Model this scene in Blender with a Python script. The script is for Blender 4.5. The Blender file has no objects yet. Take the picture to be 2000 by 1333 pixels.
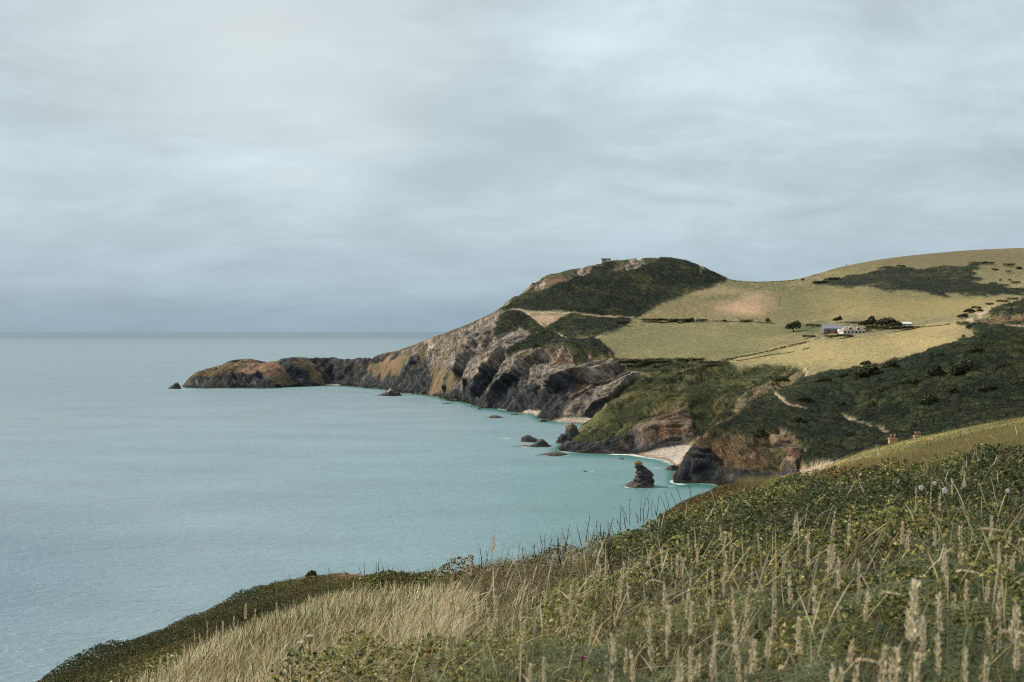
import bpy, math, random
import numpy as np
from mathutils import Vector, Matrix
from mathutils.geometry import delaunay_2d_cdt

# ---------------------------------------------------------------- camera, sky, sun, exposure
C = bpy.context.scene
HCAM = 60.0                      # eye height above the sea (m)
FPX, CU, CV = 1944.0, 1000.0, 666.5
PITCH = math.atan(19.5 / FPX)
VH = CV - FPX * math.tan(PITCH)  # level line of sight, photo row

cam_d = bpy.data.cameras.new('camera')
cam_d.sensor_width = 36.0
cam_d.lens = 36.0 * FPX / 2000.0
cam_d.clip_start, cam_d.clip_end = 0.05, 120000.0
cam_d.dof.use_dof = True
cam_d.dof.focus_distance = 22.0
cam_d.dof.aperture_fstop = 5.0
cam = bpy.data.objects.new('camera', cam_d)
C.collection.objects.link(cam)
cam.location = (0, 0, HCAM)
cam.rotation_euler = (math.pi / 2 - PITCH, 0, 0)
C.camera = cam

SUN_AZ, SUN_EL = math.radians(-70), math.radians(40)   # azimuth from +Y (view axis), negative = left
sd = bpy.data.lights.new('sun', 'SUN')
sd.energy, sd.angle, sd.color = 5.0, math.radians(6), (1.0, 0.89, 0.72)
sun = bpy.data.objects.new('sun', sd)
C.collection.objects.link(sun)
sdir = Vector((math.sin(SUN_AZ) * math.cos(SUN_EL), math.cos(SUN_AZ) * math.cos(SUN_EL), math.sin(SUN_EL)))
sun.rotation_euler = sdir.to_track_quat('Z', 'Y').to_euler()

C.view_settings.view_transform = 'Standard'
C.view_settings.look = 'None'
C.view_settings.exposure = 0.0
C.view_settings.gamma = 1.0
C.cycles.filter_width = 1.1
C.cycles.use_denoising = False
C.cycles.max_bounces = 6
C.cycles.transparent_max_bounces = 6

def build_world():
    w = bpy.data.worlds.new('World')
    C.world = w
    w.use_nodes = True
    nt = w.node_tree
    nt.nodes.clear()
    N, L = nt.nodes.new, nt.links.new
    def mth(op, a, b=None, c=None, clamp=False):
        n = N('ShaderNodeMath'); n.operation = op; n.use_clamp = clamp
        for i, x in enumerate((a, b, c)):
            if x is None: continue
            if isinstance(x, (int, float)): n.inputs[i].default_value = x
            else: L(x, n.inputs[i])
        return n.outputs[0]
    def mixc(f, a, b):
        n = N('ShaderNodeMix'); n.data_type = 'RGBA'
        if isinstance(f, (int, float)): n.inputs['Factor'].default_value = f
        else: L(f, n.inputs['Factor'])
        for s, x in (('A', a), ('B', b)):
            i = [k for k in n.inputs if k.name == s and k.type == 'RGBA'][0]
            if isinstance(x, tuple): i.default_value = (*x, 1)
            else: L(x, i)
        return [o for o in n.outputs if o.type == 'RGBA'][0]
    tc = N('ShaderNodeTexCoord')
    sep = N('ShaderNodeSeparateXYZ'); L(tc.outputs['Generated'], sep.inputs[0])
    x, y, z = sep.outputs
    zc = mth('MAXIMUM', z, 0.0)
    den = mth('ADD', zc, 0.22)
    comb = N('ShaderNodeCombineXYZ')
    L(mth('DIVIDE', x, den), comb.inputs[0]); L(mth('DIVIDE', y, den), comb.inputs[1])
    def noise(vec, sc, det, rough, dist=0.0, sx=1.0, sy=1.0, off=(0, 0, 0)):
        mp = N('ShaderNodeMapping'); mp.inputs['Scale'].default_value = (sx, sy, 1); mp.inputs['Location'].default_value = off
        L(vec, mp.inputs[0])
        n = N('ShaderNodeTexNoise'); n.inputs['Scale'].default_value = sc; n.inputs['Detail'].default_value = det
        n.inputs['Roughness'].default_value = rough; n.inputs['Distortion'].default_value = dist
        L(mp.outputs[0], n.inputs['Vector'])
        return n.outputs[0]
    big = noise(comb.outputs[0], 1.1, 4, 0.5, 0.6, 0.95, 1.0, (3.1, 1.7, 0))
    mid = noise(comb.outputs[0], 3.0, 6, 0.6, 0.6, 0.85, 1.0, (7.3, 2.2, 0))
    fine = noise(comb.outputs[0], 9.0, 5, 0.55, 0.4, 0.6, 1.1, (1.3, 5.2, 0))
    cl = mth('ADD', mth('MULTIPLY', big, 0.50), mth('ADD', mth('MULTIPLY', mid, 0.38), mth('MULTIPLY', fine, 0.12)))
    cl = mth('MULTIPLY_ADD', mth('SUBTRACT', cl, 0.5), 3.2, 0.5, clamp=True)      # 0 dark cloud base .. 1 thin bright cloud
    # overcast deck: blue-grey towards the horizon, paler higher up
    ramp = N('ShaderNodeValToRGB'); L(zc, ramp.inputs[0])
    e = ramp.color_ramp.elements
    e[0].position, e[0].color = 0.0, (0.268, 0.368, 0.448, 1)
    e[1].position, e[1].color = 1.0, (0.50, 0.54, 0.56, 1)
    for p, c in ((0.02, (0.28, 0.38, 0.458)), (0.045, (0.345, 0.445, 0.515)), (0.085, (0.412, 0.508, 0.556)), (0.14, (0.485, 0.570, 0.615)),
                 (0.24, (0.502, 0.588, 0.632)), (0.33, (0.52, 0.605, 0.648)), (0.55, (0.52, 0.59, 0.62))):
        k = e.new(p); k.color = (*c, 1)
    dark = mixc(1.0, ramp.outputs[0], ramp.outputs[0])
    vm = N('ShaderNodeVectorMath'); vm.operation = 'SCALE'; L(ramp.outputs[0], vm.inputs[0])
    amp = mth('MULTIPLY_ADD', mth('SUBTRACT', cl, 0.5), mth('MULTIPLY_ADD', mth('MULTIPLY', zc, 5.0, clamp=True), 0.40, 0.16), 1.03)
    L(amp, vm.inputs['Scale'])
    deck = vm.outputs[0]
    # thin places where the sun's glow comes through the deck
    def glow(u, v, wu, wv, nmul):
        d = pix_dir(u, v)
        a0, e0 = math.atan2(d[0], d[1]), math.asin(d[2])
        az = mth('ARCTAN2', x, y); el = mth('ARCSINE', z)
        da = mth('DIVIDE', mth('SUBTRACT', az, a0), wu / FPX); de = mth('DIVIDE', mth('SUBTRACT', el, e0), wv / FPX)
        r2 = mth('ADD', mth('MULTIPLY', da, da), mth('MULTIPLY', de, de))
        r2 = mth('MULTIPLY', r2, mth('MULTIPLY_ADD', mid, nmul, 1.0 - 0.5 * nmul))
        return mth('EXPONENT', mth('MULTIPLY', r2, -1.0))
    def pix_dir(u, v):
        a, b = (u - CU) / FPX, -(v - CV) / FPX
        d = np.array([a, math.cos(PITCH) + b * math.sin(PITCH), b * math.cos(PITCH) - math.sin(PITCH)])
        return d / np.linalg.norm(d)
    g = mth('ADD', mth('MULTIPLY', glow(500, 70, 330, 170, 1.2), 0.85),
            mth('ADD', mth('MULTIPLY', glow(740, 270, 105, 42, 1.0), 0.55), mth('MULTIPLY', glow(585, 345, 60, 20, 1.0), 0.35)), clamp=True)
    bright = mixc(mth('MULTIPLY', g, 0.9), deck, (0.635, 0.695, 0.700))
    dk = mth('ADD', mth('MULTIPLY', glow(1030, 265, 230, 80, 1.8), 1.0), mth('MULTIPLY', glow(850, 350, 190, 42, 1.8), 0.85), clamp=True)
    dk = mth('ADD', dk, mth('MULTIPLY', glow(1720, 345, 190, 26, 1.8), 0.5), clamp=True)
    dk = mth('ADD', dk, mth('MULTIPLY', glow(110, 350, 230, 60, 1.8), 0.45), clamp=True)
    cloud = mixc(mth('MULTIPLY', dk, 0.85), bright, (0.40, 0.485, 0.525))
    sky = N('ShaderNodeTexSky'); sky.sky_type = 'NISHITA'; sky.sun_disc = False
    sky.sun_elevation = SUN_EL; sky.sun_rotation = SUN_AZ
    bg1 = N('ShaderNodeBackground'); L(sky.outputs[0], bg1.inputs[0]); bg1.inputs[1].default_value = 0.07
    bg2 = N('ShaderNodeBackground'); L(cloud, bg2.inputs[0]); bg2.inputs[1].default_value = 1.17
    mx = N('ShaderNodeMixShader'); mx.inputs[0].default_value = 0.93
    L(bg1.outputs[0], mx.inputs[1]); L(bg2.outputs[0], mx.inputs[2])
    out = N('ShaderNodeOutputWorld'); L(mx.outputs[0], out.inputs[0])
build_world()

# ---------------------------------------------------------------- helpers
rng = np.random.default_rng(7)
random.seed(7)

def P(u, v, D):
    """Survey sight line: photo bearing/depression (u, v) at forward distance D -> world point."""
    a, b = (u - CU) / FPX, -(v - CV) / FPX
    fy, fz = math.cos(PITCH) + b * math.sin(PITCH), b * math.cos(PITCH) - math.sin(PITCH)
    k = D / fy
    return (a * k, D, HCAM + fz * k)

def PW(u, v, z=0.0):
    """Where the sight line (u, v) meets height z (the waterline when z = 0)."""
    x1, y1, z1 = P(u, v, 1000.0)
    t = (HCAM - z) / (HCAM - z1)
    return (x1 * t, 1000.0 * t, z)

def to_uv(x, y, z):
    y = np.maximum(y, 0.05)
    c, s = math.cos(PITCH), math.sin(PITCH)
    h = z - HCAM
    f = y * c - h * s
    f = np.maximum(f, 0.02)
    up = h * c + y * s
    return CU + FPX * x / f, CV - FPX * up / f

_perm = np.random.default_rng(11).permutation(256)
_perm = np.concatenate([_perm, _perm, _perm])
_val = np.random.default_rng(12).random(256) * 2 - 1
def vnoise(x, y, z=None):
    if z is None: z = np.zeros_like(x)
    xi, yi, zi = np.floor(x).astype(np.int64), np.floor(y).astype(np.int64), np.floor(z).astype(np.int64)
    fx, fy, fz = x - xi, y - yi, z - zi
    q = lambda t: t * t * t * (t * (t * 6 - 15) + 10)
    wx, wy, wz = q(fx), q(fy), q(fz)
    xi &= 255; yi &= 255; zi &= 255
    def h(a, b, c): return _val[_perm[_perm[_perm[(xi + a) & 255] + ((yi + b) & 255)] + ((zi + c) & 255)]]
    l = lambda a, b, t: a + (b - a) * t
    return l(l(l(h(0,0,0), h(1,0,0), wx), l(h(0,1,0), h(1,1,0), wx), wy),
             l(l(h(0,0,1), h(1,0,1), wx), l(h(0,1,1), h(1,1,1), wx), wy), wz)
def fbm(x, y, z=None, o=4, g=0.5):
    s, a, t = 0, 1.0, 0
    for i in range(o):
        k = 2.03 ** i
        s = s + a * vnoise(x * k + 17.3 * i, y * k + 5.1 * i, None if z is None else z * k + 9.7 * i)
        t += a; a *= g
    return s / t
def ridged(x, y, z=None, o=4):
    s, a, t = 0, 1.0, 0
    for i in range(o):
        k = 2.1 ** i
        s = s + a * (1 - np.abs(2 * vnoise(x * k + 7.7 * i, y * k + 3.3 * i, None if z is None else z * k)))
        t += a; a *= 0.5
    return s / t
def sstep(a, b, x):
    t = np.clip((x - a) / (b - a), 0, 1)
    return t * t * (3 - 2 * t)

def blur(g, s):
    r = max(1, int(3 * s)); k = np.exp(-0.5 * (np.arange(-r, r + 1) / s) ** 2); k /= k.sum()
    p = np.pad(g, ((r, r), (0, 0)), mode='edge'); g = sum(k[i] * p[i:i + g.shape[0]] for i in range(2 * r + 1))
    p = np.pad(g, ((0, 0), (r, r)), mode='edge'); return sum(k[i] * p[:, i:i + g.shape[1]] for i in range(2 * r + 1))

def in_poly(u, v, poly):
    r = np.zeros(u.shape, bool); n = len(poly)
    for i in range(n):
        (x1, y1), (x2, y2) = poly[i], poly[(i + 1) % n]
        if y1 == y2: continue
        c = ((v < y1) != (v < y2)) & (u < (x2 - x1) * (v - y1) / (y2 - y1) + x1)
        r ^= c
    return r
def line_dist(x, y, pts):
    d = np.full(x.shape, 1e9)
    for (x1, y1), (x2, y2) in zip(pts[:-1], pts[1:]):
        dx, dy = x2 - x1, y2 - y1
        t = np.clip(((x - x1) * dx + (y - y1) * dy) / (dx * dx + dy * dy + 1e-9), 0, 1)
        d = np.minimum(d, np.hypot(x - x1 - t * dx, y - y1 - t * dy))
    return d

def mesh_np(name, verts, faces, mat, col=None, parent=None, smooth=True, extra=None, link=True):
    """One mesh object from arrays; faces (M,3) or (M,4)."""
    me = bpy.data.meshes.new(name)
    verts = np.asarray(verts, np.float32); faces = np.asarray(faces, np.int32)
    n, (m, k) = len(verts), faces.shape
    me.vertices.add(n); me.vertices.foreach_set('co', verts.ravel())
    me.loops.add(m * k); me.loops.foreach_set('vertex_index', faces.ravel())
    me.polygons.add(m); me.polygons.foreach_set('loop_start', np.arange(0, m * k, k, dtype=np.int32))
    if smooth: me.polygons.foreach_set('use_smooth', np.ones(m, bool))
    if col is not None:
        a = me.attributes.new('Col', 'FLOAT_COLOR', 'POINT')
        c = np.ones((n, 4), np.float32); c[:, :3] = col
        a.data.foreach_set('color', c.ravel())
    for key, val in (extra or {}).items():
        a = me.attributes.new(key, 'FLOAT', 'POINT'); a.data.foreach_set('value', np.asarray(val, np.float32))
    me.update(calc_edges=True)
    if mat is not None: me.materials.append(mat)
    if not link: return me
    o = bpy.data.objects.new(name, me)
    C.collection.objects.link(o)
    if parent is not None: o.parent = parent
    return o

def tag(o, label=None, cat=None, group=None, kind=None):
    if label: o['label'] = label
    if cat: o['category'] = cat
    if group: o['group'] = group
    if kind: o['kind'] = kind
    return o
def empty(name, loc, rz=0.0):
    o = bpy.data.objects.new(name, None); C.collection.objects.link(o)
    o.location = loc; o.rotation_euler = (0, 0, rz); o.empty_display_size = 0.2
    return o

class MB:
    """Collects solid shapes; build() links them as ONE mesh object."""
    def __init__(s): s.v, s.f, s.c = [], [], []
    def add(s, vs, fs, c=(0.5, 0.5, 0.5)):
        b = len(s.v); s.v += [tuple(p) for p in vs]; s.f += [tuple(i + b for i in f) for f in fs]; s.c += [c] * len(vs)
    def box(s, x0, x1, y0, y1, z0, z1, c=(0.5, 0.5, 0.5)):
        s.add([(x0,y0,z0),(x1,y0,z0),(x1,y1,z0),(x0,y1,z0),(x0,y0,z1),(x1,y0,z1),(x1,y1,z1),(x0,y1,z1)],
              [(0,3,2,1),(4,5,6,7),(0,1,5,4),(1,2,6,5),(2,3,7,6),(3,0,4,7)], c)
    def prism(s, poly, axis, a, b, c=(0.5, 0.5, 0.5)):
        """Extrude a 2-D outline along axis ('x' or 'y') from a to b; outline points are (other horizontal, z)."""
        n = len(poly)
        mk = (lambda t, p: (t, p[0], p[1])) if axis == 'x' else (lambda t, p: (p[0], t, p[1]))
        vs = [mk(a, p) for p in poly] + [mk(b, p) for p in poly]
        s.add(vs, [tuple(range(n))[::-1], tuple(range(n, 2 * n))] + [(i, (i + 1) % n, n + (i + 1) % n, n + i) for i in range(n)], c)
    def tube(s, pts, rad, n=6, c=(0.5, 0.5, 0.5)):
        pts = [Vector(p) for p in pts]; rad = rad if hasattr(rad, '__len__') else [rad] * len(pts)
        vs, fs = [], []
        for i, p in enumerate(pts):
            t = (pts[min(i + 1, len(pts) - 1)] - pts[max(i - 1, 0)]).normalized()
            a = t.orthogonal().normalized() if abs(t.z) < 0.9 else (Vector((1, 0, 0)) - t * t.x).normalized()
            b = t.cross(a)
            vs += [p + (a * math.cos(2 * math.pi * j / n) + b * math.sin(2 * math.pi * j / n)) * rad[i] for j in range(n)]
        for i in range(len(pts) - 1):
            fs += [(i * n + j, i * n + (j + 1) % n, (i + 1) * n + (j + 1) % n, (i + 1) * n + j) for j in range(n)]
        fs += [tuple(range(n))[::-1], tuple(range((len(pts) - 1) * n, len(pts) * n))]
        s.add(vs, fs, c)
    def build(s, name, mat, parent=None, smooth=False):
        me = bpy.data.meshes.new(name); me.from_pydata(s.v, [], s.f)
        a = me.attributes.new('Col', 'FLOAT_COLOR', 'POINT')
        a.data.foreach_set('color', np.array([(*c, 1) for c in s.c], np.float32).ravel())
        me.materials.append(mat)
        if smooth: me.polygons.foreach_set('use_smooth', np.ones(len(me.polygons), bool))
        me.update()
        o = bpy.data.objects.new(name, me); C.collection.objects.link(o)
        if parent is not None: o.parent = parent
        return o

# ---------------------------------------------------------------- materials
def new_mat(name):
    m = bpy.data.materials.new(name); m.use_nodes = True
    nt = m.node_tree; nt.nodes.clear()
    return m, nt, nt.nodes.new, nt.links.new
def node_noise(N, L, vec, scale, detail=4, rough=0.55):
    n = N('ShaderNodeTexNoise'); n.inputs['Scale'].default_value = scale; n.inputs['Detail'].default_value = detail
    n.inputs['Roughness'].default_value = rough; L(vec, n.inputs['Vector']); return n.outputs[0]
def nmath(N, L, op, a, b=None, c=None, clamp=False):
    n = N('ShaderNodeMath'); n.operation = op; n.use_clamp = clamp
    for i, x in enumerate((a, b, c)):
        if x is None: continue
        if isinstance(x, (int, float)): n.inputs[i].default_value = x
        else: L(x, n.inputs[i])
    return n.outputs[0]

def land_material():
    m, nt, N, L = new_mat('land')
    at = N('ShaderNodeAttribute'); at.attribute_name = 'Col'
    rk = N('ShaderNodeAttribute'); rk.attribute_name = 'rock'
    geo = N('ShaderNodeNewGeometry')
    mp = N('ShaderNodeMapping'); mp.inputs['Scale'].default_value = (1, 1, 1); L(geo.outputs['Position'], mp.inputs[0])
    n1 = node_noise(N, L, mp.outputs[0], 0.55, 5, 0.65)
    n2 = node_noise(N, L, mp.outputs[0], 2.2, 4, 0.7)
    n3 = node_noise(N, L, mp.outputs[0], 0.95, 3, 0.75)
    n1g = nmath(N, L, 'ADD', nmath(N, L, 'MULTIPLY', n1, 0.5), nmath(N, L, 'MULTIPLY', n3, 0.9))
    n1g = nmath(N, L, 'SUBTRACT', n1g, 0.2)
    mul = nmath(N, L, 'ADD', nmath(N, L, 'MULTIPLY_ADD', nmath(N, L, 'SUBTRACT', n1g, 0.5), nmath(N, L, 'MULTIPLY_ADD', rk.outputs['Fac'], -1.6, 3.3), 1.0),
                nmath(N, L, 'MULTIPLY', nmath(N, L, 'SUBTRACT', n2, 0.5), 1.1))
    # bedding of the slate: thin tilted layers, only where the ground is bare rock
    sp = N('ShaderNodeSeparateXYZ'); L(geo.outputs['Position'], sp.inputs[0])
    def lin(a, b, c):
        return nmath(N, L, 'ADD', nmath(N, L, 'ADD', nmath(N, L, 'MULTIPLY', sp.outputs[0], a), nmath(N, L, 'MULTIPLY', sp.outputs[1], b)), nmath(N, L, 'MULTIPLY', sp.outputs[2], c))
    cb = N('ShaderNodeCombineXYZ')
    L(lin(0.20, -0.15, 0.22), cb.inputs[0]); L(lin(-0.04, 0.03, 0.06), cb.inputs[1]); L(lin(0.02, 0.06, 0.01), cb.inputs[2])
    s1 = node_noise(N, L, cb.outputs[0], 1.0, 6, 0.72)
    cb2 = N('ShaderNodeCombineXYZ')
    L(lin(0.15, -0.12, -0.17), cb2.inputs[0]); L(lin(0.04, -0.03, 0.06), cb2.inputs[1]); L(lin(0.03, 0.06, 0.0), cb2.inputs[2])
    s2 = node_noise(N, L, cb2.outputs[0], 1.0, 5, 0.7)
    st = nmath(N, L, 'ADD', nmath(N, L, 'MULTIPLY', s1, 0.65), nmath(N, L, 'MULTIPLY', s2, 0.35))
    stc = nmath(N, L, 'MULTIPLY', nmath(N, L, 'SUBTRACT', st, 0.5), nmath(N, L, 'MULTIPLY', rk.outputs['Fac'], 7.5))
    mul = nmath(N, L, 'ADD', mul, stc)
    # joints and cracks: thin dark lines where either noise crosses its middle value
    def crack(s, w):
        return nmath(N, L, 'DIVIDE', nmath(N, L, 'ABSOLUTE', nmath(N, L, 'SUBTRACT', s, 0.5)), w, clamp=True)
    ck = nmath(N, L, 'MULTIPLY', crack(s1, 0.022), crack(s2, 0.016))
    ck = nmath(N, L, 'ADD', nmath(N, L, 'MULTIPLY', nmath(N, L, 'SUBTRACT', ck, 1.0), nmath(N, L, 'MULTIPLY', rk.outputs['Fac'], 0.72)), 1.0)
    mul = nmath(N, L, 'MULTIPLY', nmath(N, L, 'MAXIMUM', mul, 0.22), ck)
    vm = N('ShaderNodeVectorMath'); vm.operation = 'SCALE'; L(at.outputs['Color'], vm.inputs[0]); L(mul, vm.inputs['Scale'])
    b = N('ShaderNodeBsdfPrincipled'); L(vm.outputs[0], b.inputs['Base Color']); b.inputs['Roughness'].default_value = 0.95
    b.inputs['Specular IOR Level'].default_value = 0.15
    bp = N('ShaderNodeBump'); bp.inputs['Strength'].default_value = 0.9
    L(nmath(N, L, 'MULTIPLY_ADD', rk.outputs['Fac'], 2.6, 0.4), bp.inputs['Distance'])
    L(nmath(N, L, 'ADD', nmath(N, L, 'ADD', n1, nmath(N, L, 'MULTIPLY', n2, 0.4)), nmath(N, L, 'MULTIPLY', nmath(N, L, 'MULTIPLY', st, rk.outputs['Fac']), 2.0)), bp.inputs['Height'])
    L(bp.outputs[0], b.inputs['Normal'])
    o = N('ShaderNodeOutputMaterial'); L(b.outputs[0], o.inputs[0]); return m

def rock_material():
    m, nt, N, L = new_mat('sea rock')
    at = N('ShaderNodeAttribute'); at.attribute_name = 'Col'
    geo = N('ShaderNodeNewGeometry')
    n1 = node_noise(N, L, geo.outputs['Position'], 0.9, 6, 0.7)
    vm = N('ShaderNodeVectorMath'); vm.operation = 'SCALE'; L(at.outputs['Color'], vm.inputs[0])
    L(nmath(N, L, 'MULTIPLY_ADD', n1, 2.4, -0.2), vm.inputs['Scale'])
    b = N('ShaderNodeBsdfPrincipled'); L(vm.outputs[0], b.inputs['Base Color']); b.inputs['Roughness'].default_value = 0.75
    bp = N('ShaderNodeBump'); bp.inputs['Strength'].default_value = 1.0; bp.inputs['Distance'].default_value = 0.9
    L(n1, bp.inputs['Height']); L(bp.outputs[0], b.inputs['Normal'])
    o = N('ShaderNodeOutputMaterial'); L(b.outputs[0], o.inputs[0]); return m

def leaf_material(name, rough=0.55, trans=0.3, spec=0.3):
    m, nt, N, L = new_mat(name)
    at = N('ShaderNodeAttribute'); at.attribute_name = 'Col'
    b = N('ShaderNodeBsdfPrincipled'); L(at.outputs['Color'], b.inputs['Base Color'])
    b.inputs['Roughness'].default_value = rough; b.inputs['Specular IOR Level'].default_value = spec
    t = N('ShaderNodeBsdfTranslucent'); L(at.outputs['Color'], t.inputs[0])
    mx = N('ShaderNodeMixShader'); mx.inputs[0].default_value = trans
    L(b.outputs[0], mx.inputs[1]); L(t.outputs[0], mx.inputs[2])
    o = N('ShaderNodeOutputMaterial'); L(mx.outputs[0], o.inputs[0]); return m

def solid_material(name, scale=3.0, var=0.5, rough=0.8, spec=0.3):
    """Colour from the mesh with a procedural mottling of its own."""
    m, nt, N, L = new_mat(name)
    at = N('ShaderNodeAttribute'); at.attribute_name = 'Col'
    tc = N('ShaderNodeTexCoord')
    n1 = node_noise(N, L, tc.outputs['Object'], scale, 5, 0.65)
    vm = N('ShaderNodeVectorMath'); vm.operation = 'SCALE'; L(at.outputs['Color'], vm.inputs[0])
    L(nmath(N, L, 'MULTIPLY_ADD', nmath(N, L, 'SUBTRACT', n1, 0.5), 2 * var, 1.0), vm.inputs['Scale'])
    b = N('ShaderNodeBsdfPrincipled'); L(vm.outputs[0], b.inputs['Base Color'])
    b.inputs['Roughness'].default_value = rough; b.inputs['Specular IOR Level'].default_value = spec
    o = N('ShaderNodeOutputMaterial'); L(b.outputs[0], o.inputs[0]); return m

def sea_material():
    m, nt, N, L = new_mat('sea water')
    sh = N('ShaderNodeAttribute'); sh.attribute_name = 'shallow_sheen'
    fo = N('ShaderNodeAttribute'); fo.attribute_name = 'foam'
    geo = N('ShaderNodeNewGeometry')
    def pos(sx, sy, rz):
        mp = N('ShaderNodeMapping'); mp.inputs['Scale'].default_value = (sx, sy, 1); mp.inputs['Rotation'].default_value = (0, 0, rz)
        L(geo.outputs['Position'], mp.inputs[0]); return mp.outputs[0]
    w1 = node_noise(N, L, pos(0.09, 0.26, 0.25), 1.0, 4, 0.6)      # wind waves, a few metres long
    w2 = node_noise(N, L, pos(0.40, 1.05, 0.12), 1.0, 3, 0.6)         # ripples
    w3 = node_noise(N, L, pos(0.012, 0.03, 0.35), 1.0, 4, 0.55)    # gusts
    cr = N('ShaderNodeValToRGB'); L(sh.outputs['Fac'], cr.inputs[0])
    e = cr.color_ramp.elements
    e[0].position, e[0].color = 0.0, (0.050, 0.118, 0.180, 1)
    e[1].position, e[1].color = 1.0, (0.075, 0.130, 0.095, 1)
    k = e.new(0.20); k.color = (0.195, 0.282, 0.330, 1)
    k = e.new(0.45); k.color = (0.172, 0.285, 0.322, 1)
    k = e.new(0.80); k.color = (0.026, 0.150, 0.128, 1)
    vm = N('ShaderNodeVectorMath'); vm.operation = 'SCALE'; L(cr.outputs[0], vm.inputs[0])
    L(nmath(N, L, 'MULTIPLY_ADD', w3, 0.45, 0.775), vm.inputs['Scale'])
    fn = node_noise(N, L, pos(0.22, 0.45, 0.2), 1.0, 5, 0.7)
    fm = nmath(N, L, 'SUBTRACT', nmath(N, L, 'MULTIPLY_ADD', fo.outputs['Fac'], 0.62, fn), 0.90)
    fm = nmath(N, L, 'MULTIPLY', fm, 3.6, clamp=True)
    mix = N('ShaderNodeMix'); mix.data_type = 'RGBA'; L(fm, mix.inputs['Factor'])
    ia = [i for i in mix.inputs if i.type == 'RGBA']; L(vm.outputs[0], ia[0]); ia[1].default_value = (0.62, 0.66, 0.66, 1)
    b = N('ShaderNodeBsdfDiffuse'); L([o for o in mix.outputs if o.type == 'RGBA'][0], b.inputs['Color'])
    gl = N('ShaderNodeBsdfGlossy'); gl.inputs['Roughness'].default_value = 0.27
    fr = N('ShaderNodeFresnel'); fr.inputs['IOR'].default_value = 1.333
    wm = N('ShaderNodeMixShader'); L(b.outputs[0], wm.inputs[1]); L(gl.outputs[0], wm.inputs[2])
    bp = N('ShaderNodeBump'); bp.inputs['Strength'].default_value = 1.0; bp.inputs['Distance'].default_value = 1.15
    L(nmath(N, L, 'ADD', w1, nmath(N, L, 'MULTIPLY_ADD', w2, 0.50, nmath(N, L, 'MULTIPLY', w3, 0.8))), bp.inputs['Height'])
    for s_ in (b, gl, fr): L(bp.outputs[0], s_.inputs['Normal'])
    # ripples hide their own far sides, so a sea never turns into a mirror at grazing angles
    fac = nmath(N, L, 'MULTIPLY', nmath(N, L, 'MINIMUM', nmath(N, L, 'MULTIPLY', fr.outputs[0], 0.75), 0.38), nmath(N, L, 'MULTIPLY_ADD', fm, -0.8, 1.0))
    L(fac, wm.inputs[0])
    o = N('ShaderNodeOutputMaterial'); L(wm.outputs[0], o.inputs[0]); return m

M_LAND, M_ROCK, M_SEA = land_material(), rock_material(), sea_material()
M_LEAF = leaf_material('leaf', 0.42, 0.36, 0.32)
M_GRASS = leaf_material('dry grass', 0.7, 0.35, 0.2)
M_BUSH = leaf_material('far foliage', 0.8, 0.15, 0.15)
M_WALL = solid_material('masonry', 1.2, 0.35, 0.9)
M_ROOF = solid_material('slate', 1.5, 0.35, 0.7)
M_GLASS = solid_material('window glass', 1.0, 0.1, 0.15, 0.5)
M_WOOD = solid_material('weathered wood', 4.0, 0.4, 0.85)
M_PAINT = solid_material('car paint', 0.6, 0.05, 0.3, 0.5)
M_FEATHER = solid_material('feathers', 5.0, 0.15, 0.8)
M_PETAL = leaf_material('petals', 0.6, 0.3, 0.2)

# ---------------------------------------------------------------- the lie of the land (survey points)
PTS, EDG = [], []
def pts(lst, closed=False):
    b = len(PTS); PTS.extend(lst)
    EDG.extend((b + i, b + i + 1) for i in range(len(lst) - 1))
    return lst
def line(lst): return pts([P(*t) for t in lst])
def loose(lst): PTS.extend(P(*t) for t in lst)
def uz(lst): PTS.extend(((u - CU) / FPX * D, D, z) for u, D, z in lst)

CREST = [(364,748,1068),(368,738,1072),(385,720,1082),(420,707,1092),(455,701,1098),(500,703,1104),(540,697,1108),(580,690,1112),(615,690,1125),(650,692,1140),
 (700,692,1118),(735,690,1098),(780,682,1040),(810,671,1015),(840,658,1000),(880,645,960),(920,630,940),(960,612,940),(1000,590,950),(1020,575,962),(1040,560,975),(1058,545,985),
 (1080,535,995),(1120,524,1010),(1180,512,1030),(1220,505,1045),(1260,502,1060),(1300,502,1062),(1335,510,1055),(1370,525,1045),(1420,547,1035),
 (1480,551,1045),(1550,547,1075),(1600,534,1110),(1650,519,1140),(1700,509,1160),(1750,502,1180),(1850,492,1210),(1930,487,1230),(2000,485,1240),(2200,480,1260),(2500,478,1290)]
crest = line([(u, v - (3.2 if u > 980 else 0), D) for u, v, D in CREST])    # the smoothing below takes this much off the summits
for (u, v, D), p in zip(CREST, crest):                       # the far side of the ridge
    a = (u - CU) / FPX
    if u < 780:
        PTS.append((a * (D + 22), D + 22, p[2] * 0.55)); PTS.append((a * (D + 50), D + 50, -6))
    else:
        PTS.append((a * (D + 60), D + 60, p[2] - 6)); PTS.append((a * (D + 180), D + 180, max(p[2] - 50, -8)))
loose([(448,699,1122),(460,695.5,1126),(470,694,1128),(482,695,1128),(500,699.5,1124)])
uz([(352,1068,-6),(345,1085,-6),(345,1100,-6),(-300,1068,-8),(-300,1600,-8),(500,1600,-8),(900,1600,-8),(1500,1600,90),(2500,1600,110)])

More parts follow.
